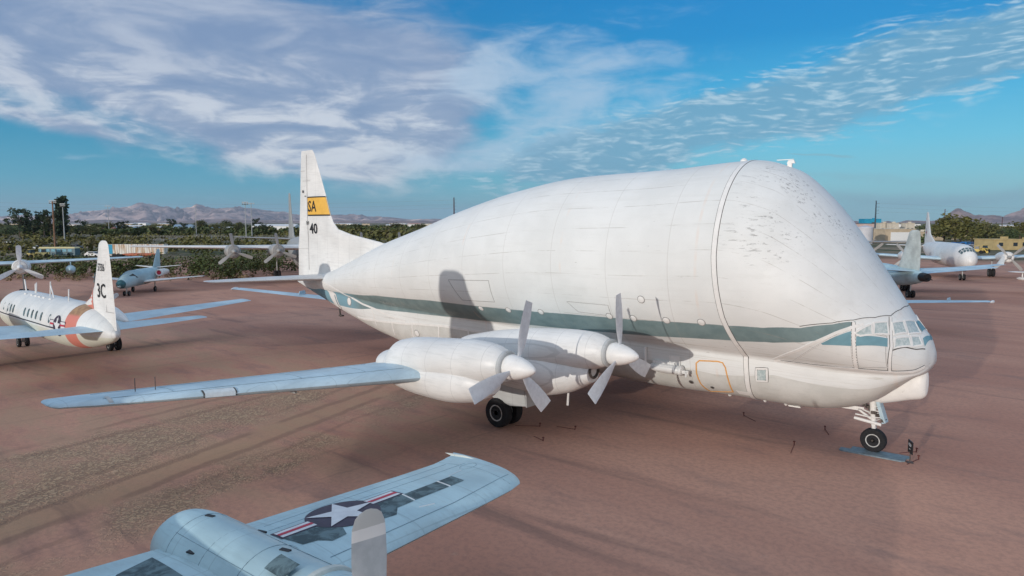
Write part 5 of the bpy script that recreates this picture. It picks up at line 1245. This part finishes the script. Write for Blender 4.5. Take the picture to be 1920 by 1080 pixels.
building('shed', 'long low shed with blue-grey roof left of the thin-topped tree', 240, 640, 26, 12, 3.2, M_WALLG, M_ROOFB, gable=2.0, wins=6)
building('house', 'small house with sloping red roof beside the blue-grey shed', 206, 610, 12, 9, 3.0, M_STUC2, M_ROOFR, gable=2.2, wins=3)
building('shed', 'pale shed with white roof among trees right of the blue-grey one', 285, 700, 22, 12, 3.2, M_STUC2, M_ROOFW, gable=1.8, wins=5)
building('shed', 'blue-roofed shed left of the brownish dome tree', 350, 720, 20, 12, 4.5, M_ROOFB, M_ROOFB, gable=2.5, wins=4)
building('shed', 'low blue shed right of the brownish dome tree', 408, 680, 18, 10, 3.4, M_ROOFB, M_ROOFB, gable=1.2, wins=3)
building('warehouse', 'long white warehouse left of the slim bare-metal fin', 520, 760, 46, 20, 5.0, M_DOORW, M_ROOFW, gable=2.2, wins=8)
building('gabled_hall', 'small hall with steep white gable left end of the white warehouse', 432, 620, 12, 9, 3.0, M_STUC2, M_ROOFW, rz=.5, gable=2.2, wins=2)
building('warehouse', 'beige building with a big white door right of the hump', 1668, 330, 15, 14, 6.0, M_STUC, M_STUC2, door=(0, 9.5, 4.6), rz=.1)
building('warehouse', 'long tan building right of the white-door building', 1712, 360, 24, 12, 4.4, M_STUC, M_STUC2, wins=8, rz=.1)
building('billboard_building', 'bright blue block on the skyline by the tall pole at right', 1628, 620, 15, 10, 12.0, M_BLUEB, M_BLUEB, wins=0)
building('pink_building', 'pale pink building just right of the hump slope under the blue block', 1622, 480, 24, 12, 8.2, plain('pink_wall', (.58, .44, .40), .8, var=.06, scale=.3), M_DARKM, wins=6)
for k, (u, D, lab) in enumerate([(1652, 460, 'first pale boxy house right of the tall pole'), (1669, 455, 'second pale boxy house right of the tall pole'), (1699, 470, 'pale boxy house left of the worn broad fin')]):
    building('small_house', lab, u, D, 6, 6, 8.6, M_STUC2, M_STUC2, wins=2, group='pale boxy houses on the skyline')
building('low_building', 'long brown low building stretching behind the tall white fin', 1745, 380, 46, 14, 4.4, M_STUC, M_STUC, wins=10)
building('yellow_building', 'yellow flat-roofed building right of the white transport nose', 1870, 235, 11, 8, 3.4, M_YELB, M_YELB, wins=2, rz=.15)
building('yellow_building', 'low yellow building at the right edge behind the propellers', 1912, 250, 9, 8, 2.8, M_YELB, M_YELB, wins=2)
t = thing('storage_tank', 'pale cylindrical tank half hidden by the right slope of the hump', 'tank', at(1620, 300))
B().lathe([(0, 3.2), (6.8, 3.2), (7.2, 2.9), (7.9, .2)], (0, 0, 0), 'z', 32).out('shell', M_WALLP if False else plain('tank_paint', (.55, .55, .58), .6, var=.05, scale=.4), t)
B().tube([(3.25, 0, 0), (3.25, 0, 7.2)], .08, 5).out('ladder', M_DARKM, t)
rng = random.Random(11)
for k in range(46):
    u = rng.uniform(640, 860) if k < 24 else (rng.uniform(-20, 560) if k < 38 else rng.uniform(1640, 1910)); D = rng.uniform(900, 1900)
    if 600 < u < 900: D = rng.uniform(1100, 2300)
    o = building('town_building', 'small pale building lost in the far town below the mountains', u, D, rng.uniform(14, 46), rng.uniform(10, 20), rng.uniform(3.5, 6.5), rng.choice([M_STUC2, M_DOORW, M_STUC]), rng.choice([M_ROOFW, M_ROOFW, M_STUC2, M_ROOFR]), rz=rng.uniform(-.3, .3), gable=rng.choice([0, 1.5]), group='pale buildings of the far town')
# ---- vehicles
def car(name, label, u, D, rz, col, kind='car', group=None):
    m_ = plain('car_' + kind + str(round(col[0], 2)) + str(round(col[2], 2)), col, .35, var=.03)
    t = thing(name, label, kind, at(u, D), rz, group)
    L, Wd, H_ = {'car': (4.6, 1.8, 1.45), 'van': (5.4, 2.0, 2.2), 'pickup truck': (5.4, 1.9, 1.75)}[kind]
    prof = {'car': [(-.5, .25), (-.5, .6), (-.44, .66), (-.3, .98), (.08, 1.0), (.24, .68), (.47, .58), (.5, .4), (.5, .25)],
            'van': [(-.5, .18), (-.5, .95), (-.46, 1.0), (.22, 1.0), (.36, .62), (.48, .52), (.5, .4), (.5, .18)],
            'pickup truck': [(-.5, .3), (-.5, .6), (-.08, .6), (-.06, .97), (.16, 1.0), (.28, .66), (.48, .58), (.5, .3)]}[kind]
    V = []; n = len(prof)
    for s in (-1, 1):
        for a, c in prof: V.append((a * L, s * Wd / 2 * (1 if c < .66 else .84), c * H_))
    F = [tuple(reversed(range(n))), tuple(range(n, 2 * n))] + [(k, (k + 1) % n, n + (k + 1) % n, n + k) for k in range(n)]
    mesh('body', V, F, m_, t, False, auto=None)
    for s in (-1, 1):
        B().box((-.02 * L if kind == 'car' else .05 * L, s * (Wd / 2 * .90 + .01), H_ * .82), (L * (.36 if kind == 'car' else .3), .06, H_ * .22)).out('side_window', M_WIN, t, smooth=False)
        for x in (-.31, .31): B().lathe([(-.1, .2), (-.1, .33), (.1, .33), (.1, .2)], (x * L, s * (Wd / 2 - .06), .33), 'y', 14).out('wheel', M_RUB, t)
    B().box((.2 * L if kind == 'car' else .29 * L, 0, H_ * .8), (.12, Wd * .74, H_ * .24)).out('windscreen', M_WIN, t, smooth=False)
    return t
car('parked_car', 'white rounded car alone among bushes above the pale propeller wing at left', 66, 232, FACE + R(60), (.70, .70, .68))
car('parked_van', 'white van at the left edge beyond the thicket', 22, 250, FACE + R(80), (.68, .68, .66), 'van')
car('parked_car', 'maroon car parked at the far left edge below the white van', 12, 226, FACE + R(85), (.18, .03, .05))
car('parked_car', 'dark car parked left of the brown utility pole', 92, 238, FACE + R(75), (.04, .04, .05))
car('parked_car', 'grey car just right of the brown utility pole', 121, 240, FACE + R(70), (.30, .33, .36))
car('pickup_truck', 'dark pickup right of the grey car at left', 140, 236, FACE + R(80), (.05, .05, .06), 'pickup truck')
car('pickup_truck', 'dark green pickup just right of the tall rounded fin', 200, 215, FACE + R(85), (.03, .07, .05), 'pickup truck')
car('parked_car', 'white car by the left end of the striped trailer', 200, 186, FACE + R(80), (.68, .68, .68))
car('parked_car', 'white car left of the rounded fin tip', 176, 184, FACE + R(75), (.70, .68, .66))
cols = [(.62, .64, .68), (.62, .64, .68), (.03, .12, .34), (.66, .67, .70), (.05, .07, .10), (.03, .16, .40), (.66, .67, .70), (.60, .62, .66), (.03, .05, .10), (.64, .66, .70), (.04, .14, .34)]
nm = {(.62, .64, .68): 'silver', (.03, .12, .34): 'deep blue', (.66, .67, .70): 'white', (.05, .07, .10): 'black', (.03, .16, .40): 'bright blue', (.60, .62, .66): 'light grey', (.03, .05, .10): 'near-black', (.64, .66, .70): 'pale', (.04, .14, .34): 'navy blue'}
for k, c in enumerate(cols):
    ordn = ['first', 'second', 'third', 'fourth', 'fifth', 'sixth', 'seventh', 'eighth', 'ninth', 'tenth', 'eleventh'][k]
    car('parked_van' if k % 3 == 2 else 'parked_car', nm[c] + ' vehicle, ' + ordn + ' from the left in the row under the big trees at right', 1784 + k * 6.6, 244 + (k % 2) * 5, FACE + R(8 + k * 3), c, 'van' if k % 3 == 2 else 'car', 'vehicles parked under the trees at right')
# striped trailer
t = thing('storage_trailer', 'long rust-streaked white ribbed trailer with a blue end, beyond the thicket at left', 'trailer', at(259, 186), FACE + R(90) + R(3))
def rib_mat():
    m_, N, b = mat_base('ribbed_panel'); co = N.new('ShaderNodeTexCoord').outputs['Object']; x, y, z = N.xyz(co)
    c = N.mix(N.ramp(N.noise(N.mapping(co, sc=(1.5, 1.5, .25)), 1.0, 5), .45, .62), (.72, .70, .64), (.48, .30, .16))
    c = N.mix(N.m('MULTIPLY', N.ramp(N.m('PINGPONG', x, .3), .04, .08, 1, 0), .7), c, (.2, .17, .14))
    N.put(b.inputs['Base Color'], c); b.inputs['Roughness'].default_value = .6; return m_
B().box((0, 0, 2.05), (14.8, 2.5, 2.6)).out('trailer_body', rib_mat(), t, smooth=False)
B().box((-7.0, 0, 2.05), (2.0, 2.56, 2.5)).out('blue_panel', M_BLUEB, t, smooth=False)
for x in (-5.6, -4.5, 5.2):
    for s in (-1, 1): B().lathe([(-.15, .25), (-.15, .5), (.15, .5), (.15, .25)], (x, s * 1.1, .5), 'y', 14).out('wheel', M_RUB, t)
# row of small rusty aircraft parts and machinery beyond the thicket
M_RUST = plain('rust_red', (.42, .13, .07), .7, var=.15, scale=2)
t = thing('rusty_canoe_hull', 'long rusty orange hull lying before the striped trailer', 'hull', at(262, 172), FACE + R(86))
body(smooth_sections([(-4.4, 1.3, .05, .1), (-2, 1.2, .5, .4), (2, 1.2, .5, .4), (4.4, 1.4, .05, .1)], 4), 16).out('hull', M_RUST, t)
for x in (-2.4, 2.4): B().box((x, 0, .42), (.3, 1.1, .85)).out('cradle', M_DARKM, t, smooth=False)
t = thing('old_bus', 'yellow-topped old bus with blue windows at the foot of the brown utility pole', 'bus', at(112, 186), FACE + R(92))
B().box((0, 0, 1.35), (9.5, 2.4, 1.9)).out('body', plain('bus_body', (.10, .17, .20), .5), t, smooth=False); B().box((0, 0, 2.45), (9.8, 2.5, .35), taper=.92).out('roof', plain('bus_roof', (.62, .55, .28), .5), t, smooth=False)
for s in (-1, 1):
    for k in range(6): B().box((-3.8 + k * 1.45, s * 1.22, 1.75), (1.0, .05, .7)).out('window', plain('bus_glass', (.20, .42, .52), .2), t, smooth=False)
    for x in (-3, 3): B().lathe([(-.15, .25), (-.15, .5), (.15, .5), (.15, .25)], (x, s * 1.1, .5), 'y', 14).out('wheel', M_RUB, t)
def loader(label, u, D, rz, col, nm_):
    t = thing('yellow_loader', label, 'machine', at(u, D), rz); t.scale = (.75, .75, .75); m_ = plain('loader_' + nm_, col, .5)
    B().box((-.6, 0, 1.3), (2.6, 1.7, 1.0), taper=.9).box((1.2, 0, 1.1), (1.2, 1.2, .7)).out('body', m_, t, smooth=False)
    B().box((-.1, 0, 2.3), (1.3, 1.4, 1.2), taper=.9).out('cab', M_WIN, t, smooth=False); B().box((-.1, 0, 2.98), (1.6, 1.7, .14)).out('cab_roof', m_, t, smooth=False)
    for s in (-1, 1):
        B().tube([(.8, s * .7, 1.5), (2.2, s * .7, 1.9), (3.0, s * .7, .7)], .13, 6).out('lift_arm', m_, t)
        for x in (-1.1, 1.3): B().lathe([(-.2, .3), (-.24, .68), (.24, .68), (.2, .3)], (x, s * 1.0, .68), 'y', 18).out('wheel', M_RUB, t)
    B().box((3.3, 0, .7), (.7, 2.2, .8), taper=.75).out('bucket', m_, t, smooth=False)
loader('yellow front loader left of the old bus at left', 60, 178, FACE + R(60), (.42, .34, .12), 'a')
loader('second yellow machine just left of the old bus', 82, 182, FACE + R(-70), (.45, .40, .18), 'b')
loader('yellow machine in front of the yellow building at right', 1832, 205, FACE + R(50), (.66, .46, .10), 'c')
loader('darker yellow machine at the left wall of the yellow building', 1846, 212, FACE + R(-60), (.62, .44, .10), 'd')
# poles
M_POLE = plain('pole_grey', (.42, .43, .44), .5, .3, var=.08); M_POLEB = plain('pole_brown', (.23, .13, .08), .8, var=.15, scale=2); M_POLED = plain('pole_dark', (.10, .06, .07), .7, var=.1)
def mast(label, u, D, h_, heads=4, w_=3.0, tiers=2):
    t = thing('floodlight_mast', label, 'light mast', at(u, D), FACE + R(90))
    B().tube([(0, 0, 0), (0, 0, h_)], [.26, .15], 8).out('pole', M_POLE, t)
    for k in range(tiers): B().box((0, 0, h_ - k * .9), (w_, .1, .12)).out('crossbar', M_POLE, t, smooth=False)
    for k in range(heads):
        x = -w_ / 2 + w_ * (k + .5) / heads
        for q in range(tiers): B().box((x, -.2, h_ - .32 - q * .9), (.55, .4, .45), taper=.8).out('floodlight', M_DARKM if q else M_WALLG, t, smooth=False)
mast('tall floodlight mast left of the tower-like tree', 105, 330, 19.5, 4, 3.6)
mast('slim mast in front of the tower-like tree', 123, 310, 17.5, 3, 2.4)
mast('thin lone lamp mast above the blue-grey shed', 207, 480, 20.5, 3, 4.0, 1)
mast('thin lamp mast with no wide head in front of the dome tree', 370, 470, 20.0, 2, 1.6, 1)
mast('taller of the twin floodlight masts left of the slim bare-metal fin', 463, 370, 20.0, 4, 3.4)
mast('lower of the twin floodlight masts left of the slim bare-metal fin', 474, 385, 19.8, 4, 4.2, 1)
WIRES = []
def upole(label, u, D, h_, mat, arms=3, thick=.2):
    t = thing('utility_pole', label, 'utility pole', at(u, D), FACE + R(70))
    B().tube([(0, 0, 0), (0, 0, h_)], [thick * 1.3, thick * .8], 8).out('pole', mat, t)
    for k in range(arms):
        z_ = h_ - 1.8 - k * h_ * .09; B().box((.9, 0, z_), (1.8, .10, .10)).out('crossarm', M_POLED, t, smooth=False)
        B().lathe([(0, .05), (.1, .12), (.2, .05), (.3, .12), (.4, .05)], (1.7, 0, z_ + .04), 'z', 8).out('insulator', M_WALLG, t)
upole('brown wooden utility pole in front of the tall light mast at left', 104.5, 190, 14.9, M_POLEB, 0, .22)
upole('dark steel utility pole rising behind the slope of the hump near the middle', 852, 560, 29, M_POLED, 5, .55)
upole('dark utility pole in front of the blue block at right', 1638, 430, 22.5, plain('pole_blue', (.05, .08, .11), .6), 4, .42)
upole('thin utility pole on the skyline left of the pointed mountain', 1767, 520, 19, M_POLED, 3, .35)
upole('thin utility pole on the skyline near the right edge', 1875, 560, 13.5, M_POLED, 2, .3)
def wire(label, a, b_, sag, r_=.035):
    pts = []; A_, B_ = Vector(a), Vector(b_)
    for k in range(25):
        q = k / 24; p = A_.lerp(B_, q); p.z -= sag * 4 * q * (1 - q); pts.append(p)
    o = B().tube(pts, r_, 4).out('power_line', M_WIRE, None); tag(o, label, 'power line', 'power lines across the sky')
M_WIRE = plain('wire', (.30, .34, .38), .6)
for k, (za, zb_) in enumerate(((27, 24.5), (23.5, 21.5), (20.5, 19))):
    wire(['highest', 'middle', 'lowest'][k] + ' thin power line running left from the dark pole by the hump slope', at(852, 560, za), at(-260, 560, zb_ + 4), 4.5, .05)
    wire(['highest', 'middle', 'lowest'][k] + ' thin power line crossing the skyline behind the tall pole at right', at(1638, 430, 21 - k * 2.6), at(2300, 620, 26 - k * 2.6), 4, .04)
# low fence along the far edge of the field
t = thing('chain_fence', 'grey post and rail fence along the far side of the flats at left', 'fence', (0, 0, 0))
b = B()
for k in range(60):
    u = 230 + k * 6; p = at(u, 340); b.tube([(p[0], p[1], 0), (p[0], p[1], 2.6)], .06, 4)
b.out('fence_post', M_POLE, t)
pa, pb = at(230, 340), at(590, 340)
for z_ in (.5, 2.5): B().tube([(pa[0], pa[1], z_), (pb[0], pb[1], z_)], .05, 4).out('fence_rail', M_POLE, t)

# ================================================================== MOUNTAINS
def ridge(name, prof, D, seed, mat, depth=2600, u0=-600, du=4.0, lab=None):
    us = np.arange(prof[0][0], prof[-1][0] + .1, du); tops = np.interp(us, [p[0] for p in prof], [p[1] for p in prof]); V = []; F = []; rows = 40
    for i, u in enumerate(us):
        lat = (u - 960) / FPX; D_ = D
        hgt = max(2.0, (416.8 - 6.2 - tops[i]) / FPX * D_ * 1.0 + 9)
        for j in range(rows):
            q = j / (rows - 1)                      # 0 front foot .. 1 behind the crest
            Dj = D - depth * (1 - q / .75) if q < .75 else D + (q - .75) * depth
            env = (q / .75) ** 1.35 if q < .75 else 1 - (q - .75) / .25
            p = C0 + FF * Dj + RR * lat * Dj
            n1 = mnoise.fractal(Vector((p[0] / 520, p[1] / 520, seed)), 1.0, 2.1, 6)
            rdg = 1 - abs(mnoise.noise(Vector(((p[0] * hr[0] + p[1] * hr[1]) / 330 + seed, (p[0] * hf[0] + p[1] * hf[1]) / 1500, 3.3)))) * 2.2
            wv_ = 4 * env * (1 - env); hh = hgt * (env + wv_ * (.50 * (rdg - .55) + .40 * n1) + .07 * n1)
            V.append((float(p[0]), float(p[1]), max(-5.0, float(hh)) if 0 < j < rows - 1 else -20.0))
    for i in range(len(us) - 1):
        for j in range(rows - 1): F.append((i * rows + j, (i + 1) * rows + j, (i + 1) * rows + j + 1, i * rows + j + 1))
    o = mesh(name, V, F, mat, None, True); return tag(o, kind='structure')
def rock_mat(name, a, b_, c_):
    m_, N, b = mat_base(name); co = N.new('ShaderNodeTexCoord').outputs['Object']
    c = N.mix(N.ramp(N.noise(N.mapping(co, sc=(1, 1, 3)), .0042, 9, .68), .44, .56), a, b_)
    c = N.mix(N.ramp(N.noise(N.mapping(co, sc=(1, 1, 2)), .0009, 5, .6), .52, .60), c, c_)
    N.put(b.inputs['Base Color'], c); b.inputs['Roughness'].default_value = .95; b.inputs['Specular IOR Level'].default_value = .05; return m_
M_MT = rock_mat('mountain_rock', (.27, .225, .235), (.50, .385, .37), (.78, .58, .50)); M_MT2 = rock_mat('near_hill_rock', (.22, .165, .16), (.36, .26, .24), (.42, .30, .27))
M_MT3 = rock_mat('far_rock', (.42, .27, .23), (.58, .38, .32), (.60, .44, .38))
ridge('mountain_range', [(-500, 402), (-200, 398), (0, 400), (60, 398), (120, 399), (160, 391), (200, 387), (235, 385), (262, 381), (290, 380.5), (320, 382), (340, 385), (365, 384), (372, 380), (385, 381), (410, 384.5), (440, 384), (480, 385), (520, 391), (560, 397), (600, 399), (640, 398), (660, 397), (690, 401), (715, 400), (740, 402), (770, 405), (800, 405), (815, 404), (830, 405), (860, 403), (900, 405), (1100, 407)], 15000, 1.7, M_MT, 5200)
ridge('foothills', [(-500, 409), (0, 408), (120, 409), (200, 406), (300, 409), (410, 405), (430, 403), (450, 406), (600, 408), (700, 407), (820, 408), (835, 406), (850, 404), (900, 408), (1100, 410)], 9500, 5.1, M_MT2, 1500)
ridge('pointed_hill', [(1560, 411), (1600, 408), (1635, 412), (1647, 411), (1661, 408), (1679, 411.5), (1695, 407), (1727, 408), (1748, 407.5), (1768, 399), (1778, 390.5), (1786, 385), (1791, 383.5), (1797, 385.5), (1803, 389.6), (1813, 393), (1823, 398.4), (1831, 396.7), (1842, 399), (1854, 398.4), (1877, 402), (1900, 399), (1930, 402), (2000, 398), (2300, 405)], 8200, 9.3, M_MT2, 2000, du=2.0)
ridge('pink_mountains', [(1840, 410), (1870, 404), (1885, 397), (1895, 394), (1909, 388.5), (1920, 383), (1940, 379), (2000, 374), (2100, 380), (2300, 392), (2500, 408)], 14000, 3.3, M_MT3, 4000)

# ================================================================== HAZE
hz = bpy.data.materials.new('haze_air'); hz.use_nodes = True; ht = hz.node_tree; ht.nodes.clear()
pv = ht.nodes.new('ShaderNodeVolumePrincipled'); pv.inputs['Color'].default_value = (.58, .74, .90, 1); pv.inputs['Density'].default_value = 3.0e-5; pv.inputs['Anisotropy'].default_value = .1
ho = ht.nodes.new('ShaderNodeOutputMaterial'); ht.links.new(pv.outputs[0], ho.inputs['Volume'])
hb = B().box((0, 0, 349), (64000, 64000, 742)); ho_ = hb.out('haze', hz, None, smooth=False, auto=None); tag(ho_, kind='stuff')
